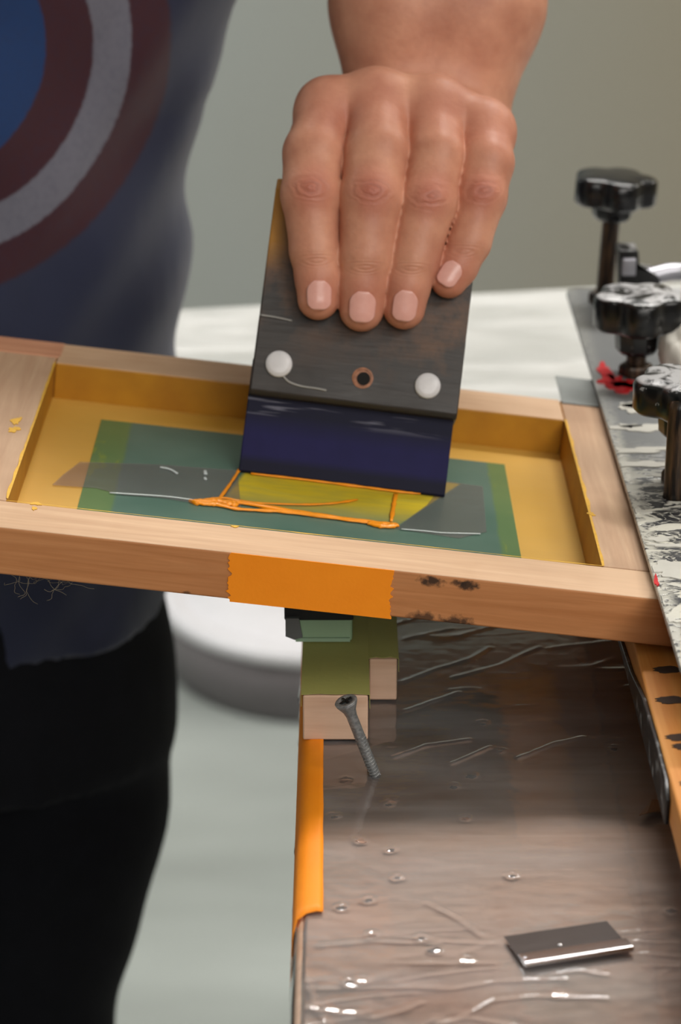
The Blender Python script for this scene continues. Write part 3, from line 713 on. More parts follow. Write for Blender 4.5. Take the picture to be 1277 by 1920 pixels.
for (px, py, ru, rv, sd_) in ((1214, 1090, .0012, .006, 14),):
    bm = NB(); p_ = onz(px, py, zp + .003); blob(bm, .0006, p_.y - py0, .003, .0007, .006, sd_, th=.0004)
o = obj('red_paint', bm, redp, plate); o['label'] = 'red paint patch'
# thick pale paint puddles
pudm = simple('pale_paint', srgb(196, 194, 186), .22, var=.05, scale=120)
bm = NB(); rnd = random.Random(8)
for (px, py, ru, rv, sd_) in ((1215, 803, .013, .006, 1), (1205, 845, .014, .0035, 2), (1200, 872, .013, .004, 3), (1180, 800, .004, .003, 4), (1258, 1070, .009, .0075, 5), (1235, 1012, .006, .002, 6), (1265, 1024, .008, .002, 8), (1262, 1165, .003, .0016, 9), (1232, 1128, .0022, .004, 10), (1194, 960, .004, .003, 16), (1222, 760, .010, .006, 18), (1180, 765, .005, .006, 19)):
    p_ = onz(px, py, zp + .003); blob(bm, p_.x - px0, p_.y - py0, .003, ru, rv, sd_, th=.0005, clip=.0006)
for k in range(9):
    y = rnd.uniform(.01, .2); x = rnd.uniform(.006, .02)
    P = catmull([V((x + .012 * s + rnd.uniform(-.004, .004), y + rnd.uniform(-.012, .012), .0032)) for s in range(5)], 6); tube(bm, P, .0004, 6, .6)
o = obj('dried_paint', bm, pudm, plate, bevel=0, smooth=False); o['label'] = 'pale dried paint puddles and drips'; o['kind'] = 'stuff'
tag(plate, 'paint-spattered metal plate clamping the screen frame at the right', 'metal plate')

kb = NT('black_knob_plastic'); n1 = kb.noise(kb.co((1, 1, 1)), 70, 4, .6, 1.); n2 = kb.noise(kb.co(loc=(5, 5, 5)), 260, 3)
szk = kb.n('ShaderNodeSeparateXYZ', Vector=kb.n('ShaderNodeTexCoord').outputs['Object']).outputs[2]
info = kb.n('ShaderNodeNewGeometry')
nzk = kb.n('ShaderNodeSeparateXYZ', Vector=info.outputs['Normal']).outputs[2]
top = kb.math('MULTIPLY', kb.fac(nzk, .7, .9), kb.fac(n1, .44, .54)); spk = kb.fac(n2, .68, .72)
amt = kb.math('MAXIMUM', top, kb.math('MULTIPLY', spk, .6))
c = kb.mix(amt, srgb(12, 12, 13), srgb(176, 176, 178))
p = kb.pr(Base__Color=c, Roughness=.28, Normal=kb.bump(n2, .2, .0005)); kb = kb.end(p)
kc = NT('clean_knob_plastic'); n1 = kc.noise(kc.co(), 50, 3); p = kc.pr(Base__Color=kc.mix(n1, srgb(10, 10, 11), srgb(22, 22, 24)), Roughness=.24); kc = kc.end(p)
rodm = NT('dirty_rod'); n1 = rodm.noise(rodm.co((300, 300, 40)), 1.5, 4); p = rodm.pr(Base__Color=rodm.ramp(n1, [(.4, srgb(22, 19, 18)), (.72, srgb(92, 70, 50))]), Roughness=.35, Metallic=.4, Normal=rodm.bump(n1, .6, .0006)); rodm = rodm.end(p)
zpt = zp + .003
def knob(pxb, pyb, pxh, pyh, Rr_, hh, mat_, label, rodr=.0042, neckh=.011, tilt=0, rot=0.):
    b = onz(pxb, pyb, zpt); h = ony(pxh, pyh, b.y); H = h.z - zpt
    M = Matrix.Translation(b) @ Matrix.Rotation(tilt, 4, 'Y')
    rt = empty('star_knob', mat=M)
    rf = lambda a: 1 + .10 * cos(5 * a + rot) - .025 * cos(10 * a + 2 * rot)
    bm = NB(); lathe(bm, [(Rr_ * .72, H - hh), (Rr_ * .93, H - hh + .0004), (Rr_, H - hh + .002), (Rr_, H - .0025), (Rr_ * .95, H - .0008), (Rr_ * .85, H), (Rr_ * .5, H + .0006), (.001, H + .0008)], 70, None, rf)
    o = obj('knob_head', bm, mat_, rt, smooth=True)
    bm = NB(); lathe(bm, [(.0085, H - hh - neckh), (.0105, H - hh - neckh + .0025), (.0112, H - hh + .0005)], 10); obj('neck', bm, mat_, rt, bevel=.0006)
    bm = NB(); lathe(bm, [(rodr, 0), (rodr, H - hh - neckh + .002)], 24); obj('threaded_rod', bm, rodm, rt, smooth=False)
    bm = NB(); lathe(bm, [(.0085, 0), (.0085, .004), (.0075, .0055), (.005, .006)], 6); obj('nut', bm, rodm, rt, bevel=.0006)
    tag(rt, label, 'knob', 'black star knobs on the metal plate'); return rt
knob(1132, 566, 1156, 328, .0205, .0150, kc, 'tall black star knob on its long rod, farthest back against the wall', .0046, .0085, R(3), .6)
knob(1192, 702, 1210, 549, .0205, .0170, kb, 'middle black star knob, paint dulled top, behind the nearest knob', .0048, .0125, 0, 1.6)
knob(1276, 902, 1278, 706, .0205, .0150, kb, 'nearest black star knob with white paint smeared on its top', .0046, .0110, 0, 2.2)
# thick bolt standing in front of the nearest knob
b = onz(1266, 932, zpt); hgt = ony(1266, 748, b.y).z - zpt
bm = NB(); lathe(bm, [(.0052, 0), (.0050, .003), (.0048, hgt * .5), (.0046, hgt - .004), (.0040, hgt - .001), (.002, hgt)], 24)
o = obj('steel_post', bm, rodm, None, smooth=True, origin=None); o.location = b; tag(o, 'dark scratched steel post standing in front of the nearest knob', 'post')
# black clamp lever with a square eye and silver bar behind the middle knob
b = ony(1178, 560, 1.235)
lv = empty('clamp_lever', (b.x, 1.235, zpt)); hz_ = lambda px, py: (ony(px, py, 1.235) - V((b.x, 1.235, zpt)))
silver = simple('worn_silver', srgb(170, 170, 178), .35, .8, var=.2, scale=90)
bm = NB()
P = [hz_(*p_) for p_ in ((1160, 560), (1158, 462), (1194, 462), (1196, 486), (1186, 486), (1184, 474), (1172, 476), (1174, 500), (1194, 500), (1226, 505), (1236, 520), (1230, 532), (1200, 536), (1196, 560))]
prism(bm, [(p_.x, p_.z) for p_ in P], -.008, .008, Matrix(((1, 0, 0, 0), (0, 0, 1, 0), (0, 1, 0, 0), (0, 0, 0, 1))))
bmesh.ops.triangulate(bm, faces=[f for f in bm.faces if len(f.verts) > 4]); obj('bracket', bm, kb, lv, bevel=.0008)
zb_ = hz_(1200, 560).z
bm = NB(); box(bm, (P[0].x - .002, -.012, 0), (P[-1].x + .03, .012, max(.004, zb_ + .002))); obj('foot', bm, kb, lv, bevel=.001)
a1 = hz_(1180, 520); a2 = hz_(1330, 512)
bm = NB(); tube(bm, [V((a1.x, -.001, a1.z)), V((a1.x + .012, -.001, a1.z + .001)), V((a1.x + .02, .002, a2.z)), V((a2.x, .004, a2.z))], .0045, 12); o = obj('lever_bar', bm, silver, lv, smooth=True); o['label'] = 'worn silver lever bar'
a1 = hz_(1176, 492); bm = NB(); box(bm, (a1.x - .0035, -.010, a1.z - .0045), (a1.x + .0035, -.006, a1.z + .0045)); o = obj('square_nut', bm, silver, lv, bevel=.0006)
tag(lv, 'black clamp lever with a silver bar, behind the middle knob', 'clamp')
# white crumpled cloth at the frame's edge
b = onz(1284, 715, zpt); bm = NB(); bmesh.ops.create_icosphere(bm, subdivisions=4, radius=1)
for v_ in bm.verts:
    k = 1 + .18 * MN.noise(v_.co * 1.7) + .06 * MN.noise(v_.co * 5); v_.co = V((v_.co.x * .0125 * k, v_.co.y * .013 * k, (v_.co.z * .5 + .5) * .028 * k))
o = obj('paper_wad', bm, simple('white_paper', srgb(214, 210, 202), .8, bump=.3), None, smooth=True); o.location = (b.x, b.y, zpt); tag(o, 'rounded white paper wad at the right edge behind the nearest knob', 'paper')

# ================================================================== person
def smin(a, b, k):
    h = np.clip(.5 + .5 * (b - a) / k, 0, 1); return b * (1 - h) + a * h - k * h * (1 - h)
def rcone(P, a, b, ra, rb):
    a = np.array(a, np.float32); b = np.array(b, np.float32); ba = b - a; L2 = float(ba @ ba)
    t = np.clip(((P - a) @ ba) / L2, 0, 1)
    d = P - a - t[..., None] * ba
    return np.sqrt((d * d).sum(-1)) - (ra + (rb - ra) * t)
def ell(P, c, r, M=None):
    q = P - np.array(c, np.float32)
    if M is not None: q = q @ np.array(M, np.float32)
    q = q / np.array(r, np.float32); k = np.sqrt((q * q).sum(-1)); return (k - 1) * min(r)
def grid(lo, hi, h):
    ax_ = [np.arange(lo[i], hi[i] + h, h, dtype=np.float32) for i in range(3)]
    return np.stack(np.meshgrid(*ax_, indexing='ij'), -1)
def nets(F, lo, h):
    s = F < 0; nx, ny, nz = F.shape
    cnt = np.zeros((nx - 1, ny - 1, nz - 1), np.float32); acc = np.zeros((nx - 1, ny - 1, nz - 1, 3), np.float32)
    for axis in range(3):
        for da in (0, 1):
            for db in (0, 1):
                o1 = [0, 0, 0]; oth = [i for i in range(3) if i != axis]; o1[oth[0]] = da; o1[oth[1]] = db
                o2 = list(o1); o2[axis] = 1
                sl = lambda o_: tuple(slice(o_[i], F.shape[i] - 1 + o_[i]) for i in range(3))
                A = F[sl(o1)]; B = F[sl(o2)]; m = (A < 0) != (B < 0)
                den = np.where(m, A - B, 1); t = np.where(m, A / den, 0)
                cnt += m
                for i in range(3):
                    acc[..., i] += np.where(m, (o1[i] + (t if i == axis else 0)), 0)
    act = cnt > 0; idx = -np.ones(cnt.shape, np.int64); idx[act] = np.arange(act.sum())
    ii = np.argwhere(act); verts = (ii + acc[act] / cnt[act][:, None]) * h + np.array(lo)
    faces = []
    for axis in range(3):
        oth = [i for i in range(3) if i != axis]
        sl1 = [slice(1, -1)] * 3; sl1[axis] = slice(0, -1); sl2 = [slice(1, -1)] * 3; sl2[axis] = slice(1, None)
        A = s[tuple(sl1)]; B = s[tuple(sl2)]; e = np.argwhere(A != B)
        if len(e) == 0: continue
        flip = A[tuple(e.T)]
        e = e.copy(); 
        for i in oth: e[:, i] += 1
        def cell(d0, d1):
            c_ = e.copy(); c_[:, oth[0]] -= d0; c_[:, oth[1]] -= d1; return idx[tuple(c_.T)]
        q = np.stack([cell(1, 1), cell(0, 1), cell(0, 0), cell(1, 0)], 1)
        if axis == 1: flip = ~flip
        q[~flip] = q[~flip][:, ::-1]; faces.append(q)
    return verts, np.concatenate(faces)

def on_off(px, py, off):        # pixel onto the plane lying `off` in front of the handle face
    return onp(px, py, SO + SN * (HF - .0025 + off), SN)
FG = {  # joints: px, py, offset in front of the handle (mm), radius (mm)
 'index':  [((617, 208), -6, 13.0), ((588, 288), 9, 13.1), ((583, 366), 13, 12.6), ((590, 470), 11.5, 10.6), ((597, 520), 10, 9.9), ((597, 561), 8.6, 9.0)],
 'middle': [((706, 196), -6, 13.8), ((706, 285), 12, 13.6), ((697, 372), 16, 13.6), ((687, 480), 14, 11.6), ((681, 535), 11.5, 10.4), ((678, 580), 9.2, 9.6)],
 'ring':   [((812, 208), -6, 13.2), ((818, 290), 11, 11.8), ((802, 382), 15, 12.0), ((778, 485), 13, 10.6), ((764, 535), 11, 9.8), ((758, 578), 8.8, 9.1)],
 'pinky':  [((905, 246), -5, 12.2), ((912, 305), 7, 11.9), ((902, 370), 9.5, 10.8), ((880, 455), 9, 9.2), ((858, 500), 8.4, 8.6), ((842, 524), 7.8, 8.1)],
}
joints = {k: [(on_off(*p_, o_ / 1000), r / 1000) for p_, o_, r in v_] for k, v_ in FG.items()}
Wc = ony(797, 238, 1.160)                        # wrist centre
Fa = ony(820, 10, 1.176); Fb = Fa + (Fa - Wc).normalized() * .05 + V((.004, .004, 0)); EL = V((.085, 1.215, 1.462)); SH = V((-.035, 1.37, 1.50))
lo = (joints['index'][2][0].x - .022, 1.0, joints['middle'][5][0].z - .02)
lo = (lo[0], min(j[0].y for v_ in joints.values() for j in v_) - .022, lo[2]); hi = (joints['pinky'][2][0].x + .040, 1.225, Fa.z + .06)
h_ = .00095
P = grid(lo, hi, h_)
F = None
for k, js in joints.items():
    f = None
    for (a, ra), (b, rb) in zip(js, js[1:]):
        g_ = rcone(P, a, b, ra, rb); f = g_ if f is None else smin(f, g_, .0022)
    # knuckle bulge on the back of the middle joint
    pk, rk = js[2]; f = smin(f, ell(P, pk + SN * .0015, (rk * .93, rk * .93, rk * .99)), .003)
    F = f if F is None else np.minimum(F, f)
# palm: metacarpals fanning back from the knuckles to the wrist
palm = None
carp = {'index': V((-.024, -.012, .000)), 'middle': V((-.009, -.012, .003)), 'ring': V((.008, -.012, .002)), 'pinky': V((.022, -.010, -.003))}
for k, js in joints.items():
    a, ra = js[0]; g_ = rcone(P, a, Wc + carp[k], ra * 1.0, .0165); palm = g_ if palm is None else smin(palm, g_, .009)
    g_ = rcone(P, a + V((0, .012, -.010)), Wc + carp[k] + V((0, 0, -.012)), .011, .014); palm = smin(palm, g_, .008)
# webbing between the knuckles
ks_ = list(joints)
for a_, b_ in zip(ks_, ks_[1:]):
    ja, jb = joints[a_][0][0], joints[b_][0][0]
    palm = smin(palm, rcone(P, ja + V((0, .001, -.0005)), jb + V((0, .001, -.0005)), .0130, .0128), .009)
    palm = smin(palm, rcone(P, ja.lerp(joints[a_][1][0], .3) + V((0, .006, 0)), jb.lerp(joints[b_][1][0], .3) + V((0, .006, 0)), .0095, .0095), .006)
F = smin(F, palm, .0055)
# wrist and forearm (flattened: two side by side rounded cones)
for s in (-1, 1):
    fa = rcone(P, Wc + V((s * .010, 0, -.004)), Fa + V((s * .016, 0, 0)), .0250, .0325); F = smin(F, fa, .012)
    fb = rcone(P, Fa + V((s * .016, 0, 0)), Fb + V((s * .012, 0, 0)), .0330, .034); F = smin(F, fb, .010)
# thumb closing behind the handle
thb = [(Wc + V((-.018, -.006, -.010)), .016), (SM @ V((-.020, .031, .112)), .0145), (SM @ V((-.012, .025, .085)), .0115), (SM @ V((-.002, .0195, .064)), .0098)]
ft = None
for (a, ra), (b, rb) in zip(thb, thb[1:]):
    g_ = rcone(P, a, b, ra, rb); ft = g_ if ft is None else smin(ft, g_, .003)
F = smin(F, ft, .006)
# keep flesh from sinking into the wooden handle
Pl = (P - np.array(SO, np.float32)); yl_ = -(Pl @ np.array(SN, np.float32)); zl_ = Pl @ np.array(SV, np.float32)
hd = np.maximum(np.abs(yl_) - (HF - .0021), zl_ - (ztop + .0004)); F = np.maximum(F, -hd)
hv, hf = nets(F, lo, h_); del P, F, Pl
# --- rest of the body, coarse
ncoarse = 0
lo2 = (-.62, 1.0, 0.0); hi2 = (.24, 1.62, 1.92); h2 = .011
P = grid(lo2, hi2, h2)
bc = V((-.213, 1.32, 0))
B_ = None
def add(g_, k=.03):
    global B_
    B_ = g_ if B_ is None else smin(B_, g_, k)
add(ell(P, (bc.x, bc.y, 1.24), (.125, .085, .26))); add(ell(P, (bc.x, bc.y, .95), (.100, .085, .12)), .03)
add(rcone(P, (bc.x - .12, 1.35, 1.44), (bc.x + .13, 1.35, 1.44), .045, .045), .05)
add(rcone(P, (bc.x, 1.33, 1.45), (bc.x + .01, 1.29, 1.56), .056, .053), .03)
hc = V((bc.x + .02, 1.255, 1.665))
add(ell(P, (hc.x, hc.y + .01, hc.z + .02), (.073, .092, .098)), .02); add(ell(P, (hc.x, hc.y - .03, hc.z - .045), (.052, .058, .062)), .03)
add(rcone(P, (hc.x, hc.y - .085, hc.z + .005), (hc.x, hc.y - .108, hc.z - .028), .009, .014), .012)
add(rcone(P, (hc.x - .022, hc.y - .088, hc.z - .058), (hc.x + .022, hc.y - .088, hc.z - .058), .007, .007), .008)
for s in (-1, 1): add(ell(P, (hc.x + s * .076, hc.y + .015, hc.z - .005), (.013, .02, .032)), .008)
add(rcone(P, SH, EL, .045, .04), .03)
for s in (-1, 1): add(rcone(P, EL, Fb + (EL - Fb) * .06 + V((s * .0125, 0, 0)), .038, .0352), .012)
SH2 = V((bc.x - .175, 1.36, 1.46)); EL2 = V((bc.x - .26, 1.34, 1.20)); WR2 = V((bc.x - .25, 1.16, 1.08)); HD2 = WR2 + V((.03, -.07, -.015))
add(rcone(P, SH2, EL2, .045, .038), .03); add(rcone(P, EL2, WR2, .038, .026), .02); add(rcone(P, WR2, HD2, .026, .034), .02)
for k in range(4): add(rcone(P, HD2 + V(((k - 1.5) * .018, -.01, 0)), HD2 + V(((k - 1.5) * .021, -.055 + abs(k - 1.3) * .006, -.03)), .0115, .0105), .004)
add(rcone(P, HD2 + V((.026, .02, 0)), HD2 + V((.055, -.02, -.015)), .014, .0115), .008)
for s in (-1, 1):
    add(rcone(P, (bc.x + s * .048, 1.32, .88), (bc.x + (.022 if s > 0 else -.08), 1.30, .50), .055, .043), .02); add(rcone(P, (bc.x + (.022 if s > 0 else -.08), 1.30, .50), (bc.x + s * .06, 1.35, .09), .043, .032), .02)
    add(rcone(P, (bc.x + s * .06, 1.36, .05), (bc.x + s * .075, 1.22, .035), .035, .03), .02)
bv, bf = nets(B_, lo2, h2)
# skin material
sk = NT('skin')
n1 = sk.fac(sk.noise(sk.co(), 48, 4, .6), .3, .7); n2 = sk.noise(sk.co(), 380, 3); n5 = sk.noise(sk.co((1, 1, 1.6)), 95, 3)
tco = sk.n('ShaderNodeTexCoord').outputs['Object']
def dist_to(pt, scl):
    a = sk.n('ShaderNodeVectorMath', _operation='SUBTRACT'); sk.set(a.inputs[0], tco); a.inputs[1].default_value = pt
    b = sk.n('ShaderNodeVectorMath', _operation='MULTIPLY'); sk.set(b.inputs[0], a.outputs[0]); b.inputs[1].default_value = scl
    c_ = sk.n('ShaderNodeVectorMath', _operation='LENGTH'); sk.set(c_.inputs[0], b.outputs[0]); return c_.outputs['Value']
c = sk.mix(n1, srgb(182, 122, 98), srgb(212, 154, 126))
red = None; wr = None
for k, js in joints.items():
    for (ji, rr, st) in ((2, .0105, .75), (0, .016, .55), (5, .013, .55)):
        pk = js[ji][0] + SN * (js[ji][1] if ji else js[ji][1] * .6) + (V((0, 0, -.006)) if ji == 0 else V((0, 0, 0)))
        d = dist_to(pk, (1, .6, .9)); f = sk.fac(d, rr * .2, rr * 1.2, st, 0); red = f if red is None else sk.math('MAXIMUM', red, f)
    pk = js[2][0] + SN * js[2][1]
    d = dist_to(pk + V((0, 0, .0005)), (.75, .3, 1.35)); w_ = sk.math('MULTIPLY', sk.math('SINE', sk.math('MULTIPLY', sk.math('ADD', d, sk.math('MULTIPLY', n5, .0085)), 1750)), sk.fac(d, .0025, .0095, .8, 0))
    wr = w_ if wr is None else sk.math('ADD', wr, w_)
    pk = (js[3][0] * .45 + js[4][0] * .55) + SN * js[4][1]
    d = dist_to(pk, (.45, .3, 1.5)); w_ = sk.math('MULTIPLY', sk.math('SINE', sk.math('MULTIPLY', d, 3200)), sk.fac(d, .001, .006, .45, 0)); wr = sk.math('ADD', wr, w_)
c = sk.mix(red, c, srgb(172, 96, 80))
hgt_ = sk.math('ADD', sk.math('MULTIPLY', wr, .55), sk.math('MULTIPLY', n2, .5))
c = sk.mix(sk.fac(wr, -.9, -.3, .3, 0), c, srgb(140, 80, 60))
p = sk.pr(Base__Color=c, Roughness=.48, Normal=sk.bump(hgt_, .55, .0007)); p.inputs['Subsurface Weight'].default_value = .12; p.inputs['Subsurface Radius'].default_value = (.008, .003, .0015); p.inputs['Subsurface Scale'].default_value = .5
p.inputs['Specular IOR Level'].default_value = .35
sk = sk.end(p)
av = np.concatenate([hv, bv]); af = np.concatenate([hf, bf + len(hv)])
person = arr_obj('person', av, af, sk)
tag(person, 'person in a navy T-shirt with faded rings and dark trousers, left hand gripping the squeegee', 'person')
# nails
nm = NT('fingernail'); n1 = nm.noise(nm.co(), 400, 2); p = nm.pr(Base__Color=nm.mix(n1, srgb(216, 158, 146), srgb(226, 172, 160)), Roughness=.25); nm = nm.end(p)
for k, nw_, nl_, sh in (('index', .0050, .0062, .0003), ('middle', .0054, .0066, .0), ('ring', .0050, .0066, .0), ('pinky', .0043, .0055, .0)):
    (pa, ra), (pb, rb) = joints[k][4], joints[k][5]
    dirv = (pb - pa).normalized(); rb_ = rb
    tocam = (CAM - pb).normalized()
    nrm = (SN + tocam * .25 + SV * .25); nrm = (nrm - dirv * nrm.dot(dirv)).normalized(); side = dirv.cross(nrm).normalized()
    bm = NB(); NU, NV = 14, 14; G = []
    for j in range(NV + 1):
        row = []
        for i in range(NU + 1):
            u = -1 + 2 * i / NU; w = -1 + 2 * j / NV
            wid = nw_ * (1 - .12 * (w < 0) * w * w); lenv = nl_ * w
            if abs(w) > .0: 
                lim = (1 - max(0, (abs(w) - (.25 if w < 0 else .5)) / (.75 if w < 0 else .5)) ** 2.4 * .62)
            x = u * wid * lim
            ang = x / (rb_ * .98)
            base = pb + dirv * (lenv - .0012)
            tpos = (base - pa).dot(dirv) / (pb - pa).length; rr = ra + (rb - ra) * min(1, max(0, tpos))
            over = max(0, (base - pb).dot(dirv)); rr = math.sqrt(max(1e-8, rr * rr - (over * .78) ** 2))
            row.append(bm.verts.new(base + (nrm * cos(ang) + side * sin(ang)) * (rr + .00035)))
        G.append(row)
    for j in range(NV):
        for i in range(NU): bm.faces.new((G[j][i], G[j][i + 1], G[j + 1][i + 1], G[j + 1][i]))
    o = obj('fingernail', bm, nm, person, smooth=True); sd = o.modifiers.new('s', 'SOLIDIFY'); sd.thickness = .0005; sd.offset = -1
# shirt
def prof_interp(z, tab):
    zs_ = [t[0] for t in tab]; return [np.interp(z, zs_, [t[i] for t in tab]) for i in range(1, len(tab[0]))]
lo3 = (-.62, 1.10, .86); hi3 = (.16, 1.55, 1.62); h3 = .006
P = grid(lo3, hi3, h3)
X, Y, Z = P[..., 0], P[..., 1], P[..., 2]
xr, bd, cy_ = prof_interp(Z, [(.84, -.098, .114, 1.315), (.9, -.095, .115, 1.315), (1.05, -.085, .120, 1.315), (1.113, -.079, .12, 1.315), (1.172, -.076, .122, 1.315), (1.20, -.064, .122, 1.32), (1.226, -.051, .122, 1.325), (1.3, -.03, .122, 1.335), (1.42, -.02, .10, 1.35), (1.5, -.06, .06, 1.35), (1.53, -.12, .03, 1.35)])
aa = xr - bc.x
q = np.sqrt(((X - bc.x) / aa) ** 2 + ((Y - cy_) / bd) ** 2); T_ = (q - 1) * np.minimum(aa, bd) * .95
T_ = T_ + .0035 * np.sin((X * .9 + Z * .5) * 62) * np.sin(Z * 21 + X * 9) + .002 * np.sin((X * 1.4 - Z) * 90)
T_ = np.maximum(T_, .885 + .004 * np.sin(X * 30) - Z); T_ = np.maximum(T_, Z - 1.535)
for a, b, ra, rb in ((SH, SH + (EL - SH) * .62, .072, .066), (SH2, SH2 + (EL2 - SH2) * .7, .066, .06)):
    s_ = rcone(P, a, b, ra, rb); ax_ = (b - a).normalized(); cut = (P - np.array(b, np.float32)) @ np.array(ax_, np.float32); s_ = np.maximum(s_, cut); T_ = smin(T_, s_, .03)
sv_, sf_ = nets(T_, lo3, h3)
ctr = onp(-150, 90, V((0, 1.2, 0)), V((0, 1, 0)))
sm = NT('printed_shirt')
tc = sm.n('ShaderNodeTexCoord'); s3 = sm.n('ShaderNodeSeparateXYZ', Vector=tc.outputs['Object'])
n1 = sm.noise(sm.co(), 300, 3); n2 = sm.noise(sm.co(), 26, 3)
dx = sm.math('SUBTRACT', s3.outputs[0], ctr.x); dz = sm.math('MULTIPLY', sm.math('SUBTRACT', s3.outputs[2], ctr.z), .96)
d = sm.math('SQRT', sm.math('ADD', sm.math('MULTIPLY', dx, dx), sm.math('MULTIPLY', dz, dz)))
d = sm.math('ADD', d, sm.math('MULTIPLY', sm.math('SUBTRACT', n1, .5), .0016))
front = sm.fac(s3.outputs[1], 1.30, 1.29, 0, 1)
navy = sm.mix(n2, srgb(27, 31, 54), srgb(35, 41, 68))
blue_c, mar, gry = srgb(12, 48, 96), srgb(54, 16, 29), srgb(102, 101, 113)
r1, r2, r3, r4 = .0585, .0805, .0985, .117
c = sm.mix(sm.fac(d, r1 - .0006, r1 + .0006), blue_c, mar); c = sm.mix(sm.fac(d, r2 - .0006, r2 + .0006), c, gry); c = sm.mix(sm.fac(d, r3 - .0006, r3 + .0006), c, mar)
c = sm.mix(sm.math('MULTIPLY', sm.fac(n1, .45, .75), .18), c, navy)
inside = sm.math('MULTIPLY', sm.fac(d, r4 - .001, r4 + .001, 1, 0), front); c = sm.mix(inside, navy, c)
p = sm.pr(Base__Color=c, Roughness=.85, Normal=sm.bump(n2, .25, .003)); p.inputs['Sheen Weight'].default_value = .15; sm = sm.end(p)
shirt = arr_obj('shirt', sv_, sf_, sm, person); shirt['label'] = 'navy T-shirt printed with faded maroon, grey and blue rings'
# trousers
lo4 = (-.46, 1.12, .05); hi4 = (.03, 1.52, .93); h4 = .008
P = grid(lo4, hi4, h4); X, Y, Z = P[..., 0], P[..., 1], P[..., 2]
T_ = None
hipx = -.097 - bc.x
q = np.sqrt(((X - bc.x) / (hipx - .002)) ** 2 + ((Y - 1.315) / .112) ** 2); T_ = np.maximum((q - 1) * .11, np.maximum(.80 - Z, Z - .915))
for s in (-1, 1):
    T_ = smin(T_, rcone(P, (bc.x + s * .050, 1.31, .85), (bc.x + s * .050, 1.31, .755), .066, .060), .012)
    T_ = smin(T_, rcone(P, (bc.x + s * .050, 1.31, .755), (bc.x + s * .012, 1.30, .60), .060, .058) if s > 0 else rcone(P, (bc.x - .055, 1.31, .76), (bc.x - .08, 1.30, .46), .078, .062), .02)
    T_ = smin(T_, rcone(P, (bc.x + (.012 if s > 0 else -.08), 1.30, .60), (bc.x + s * .065, 1.34, .1), .062, .055), .02)
T_ = np.maximum(T_, .07 - Z); T_ = T_ + .002 * np.sin(Z * 40 + X * 30)
tv, tf = nets(T_, lo4, h4)
trousers = arr_obj('trousers', tv, tf, simple('black_denim', srgb(14, 15, 21), .9, var=.15, scale=60, spec=.2), person); trousers['label'] = 'black trousers'
shoem = simple('dark_shoe', srgb(30, 28, 28), .5)
for s in (-1, 1):
    P = grid((bc.x + s * .065 - .07, 1.14, 0.), (bc.x + s * .065 + .07, 1.46, .14), .006)
    T_ = rcone(P, (bc.x + s * .062, 1.39, .045), (bc.x + s * .08, 1.215, .035), .046, .042); T_ = smin(T_, rcone(P, (bc.x + s * .062, 1.37, .05), (bc.x + s * .062, 1.36, .1), .045, .05), .02); T_ = np.maximum(T_, .004 - P[..., 2])
    T_ = np.maximum(T_, P[..., 2] - .12)
    a_, b_ = nets(T_, (bc.x + s * .065 - .07, 1.14, 0.), .006); arr_obj('shoe', a_, b_, shoem, person)
P = grid((hc.x - .12, hc.y - .12, hc.z - .10), (hc.x + .12, hc.y + .15, hc.z + .16), .006)
T_ = ell(P, (hc.x, hc.y + .02, hc.z + .032), (.084, .098, .1)); T_ = np.maximum(T_, -(ell(P, (hc.x, hc.y - .10, hc.z - .03), (.075, .09, .085))))
T_ = T_ + .002 * np.sin(P[..., 0] * 160) * np.sin(P[..., 2] * 130)
a_, b_ = nets(T_, (hc.x - .12, hc.y - .12, hc.z - .10), .006); arr_obj('hair', a_, b_, simple('dark_hair', srgb(40, 28, 20), .6), person)

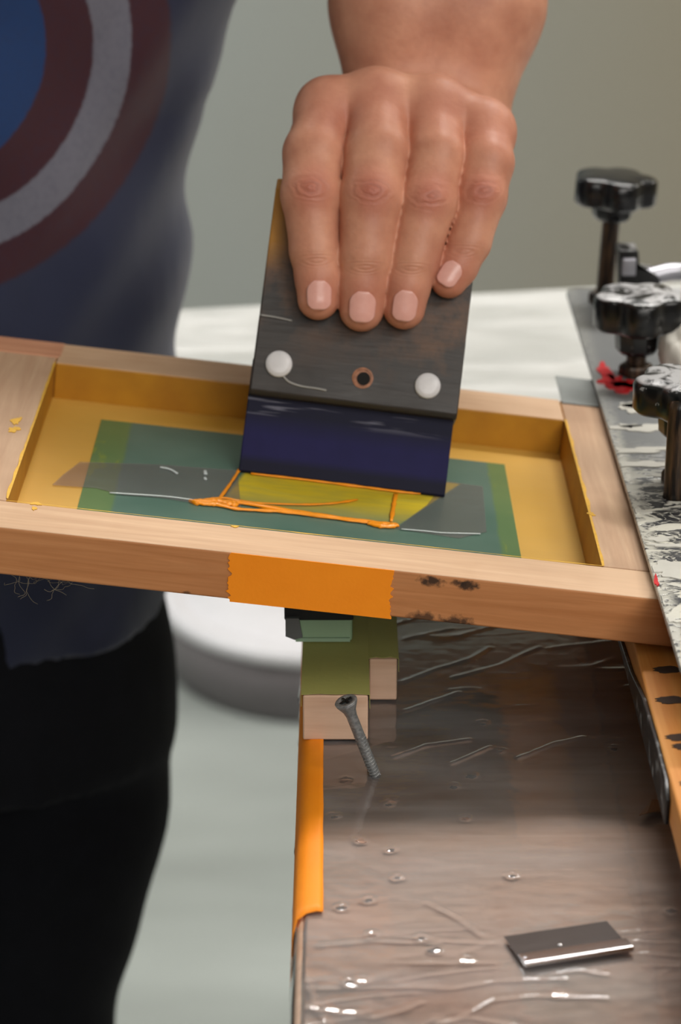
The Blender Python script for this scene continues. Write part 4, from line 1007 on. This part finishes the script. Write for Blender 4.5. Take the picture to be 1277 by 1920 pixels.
# ================================================================== lights
def area(name, loc, target, sx_, sy_, power, col=(1, 1, 1)):
    l = bpy.data.lights.new(name, 'AREA'); l.shape = 'RECTANGLE'; l.size = sx_; l.size_y = sy_; l.energy = power; l.color = col
    o = bpy.data.objects.new(name, l); COL.objects.link(o); o.location = loc
    o.rotation_euler = (V(target) - V(loc)).to_track_quat('-Z', 'Y').to_euler(); return o
area('tube_and_fill_light', (.35, 2.08, 2.82), (0.05, .95, 1.), 1.3, .14, 46, (1, .97, .92))
area('tube_and_fill_light', (-2.1, 2.9, 2.85), (-1.6, 3.4, 0), 1.2, 1.0, 80, (.98, 1, .98))  # unseen fill added to brighten the back wall from the left
area('tube_and_fill_light', (2.2, 2.9, 2.85), (1.7, 3.4, 0), 1.2, 1.0, 42, (1, .96, .88))  # unseen warmer fill added for the right of the back wall
area('tube_and_fill_light', (.1, 2.95, 2.85), (.1, 2.6, 0), 1.0, .10, 4, (1, 1, 1))  # thin strip added so creases in the film catch glints
area('front_fill_light', (.5, -1.5, 2.15), (.05, 1.0, 1.0), 1.6, .8, 26, (1, .96, .9))  # soft fill added behind the camera, reaching in under the frame
area('tube_and_fill_light', (1.3, -.3, 2.85), (.1, 1.1, 1.), 1.8, 1.0, 46, (1, .95, .89))  # wide overhead fill added for the hand and front faces
w = bpy.data.worlds.new('room_air'); S.world = w; w.use_nodes = True
w.node_tree.nodes['Background'].inputs[0].default_value = (.9, .95, 1, 1); w.node_tree.nodes['Background'].inputs[1].default_value = .0

# ================================================================== camera
cd = bpy.data.cameras.new('camera'); cam = bpy.data.objects.new('camera', cd); COL.objects.link(cam)
cam.location = CAM; cam.rotation_euler = (pi / 2 - PITCH, 0, 0)
cd.sensor_fit = 'VERTICAL'; cd.sensor_height = 23.5; cd.sensor_width = 23.5; cd.lens = FPX / 1920 * 23.5
cd.shift_x = 0; cd.clip_start = .02
cd.dof.use_dof = True; cd.dof.focus_distance = .975; cd.dof.aperture_fstop = 6.3; cd.dof.aperture_blades = 7
S.camera = cam
S.view_settings.view_transform = 'Standard'; S.view_settings.look = 'None'; S.view_settings.gamma = 1; S.view_settings.exposure = 0.0
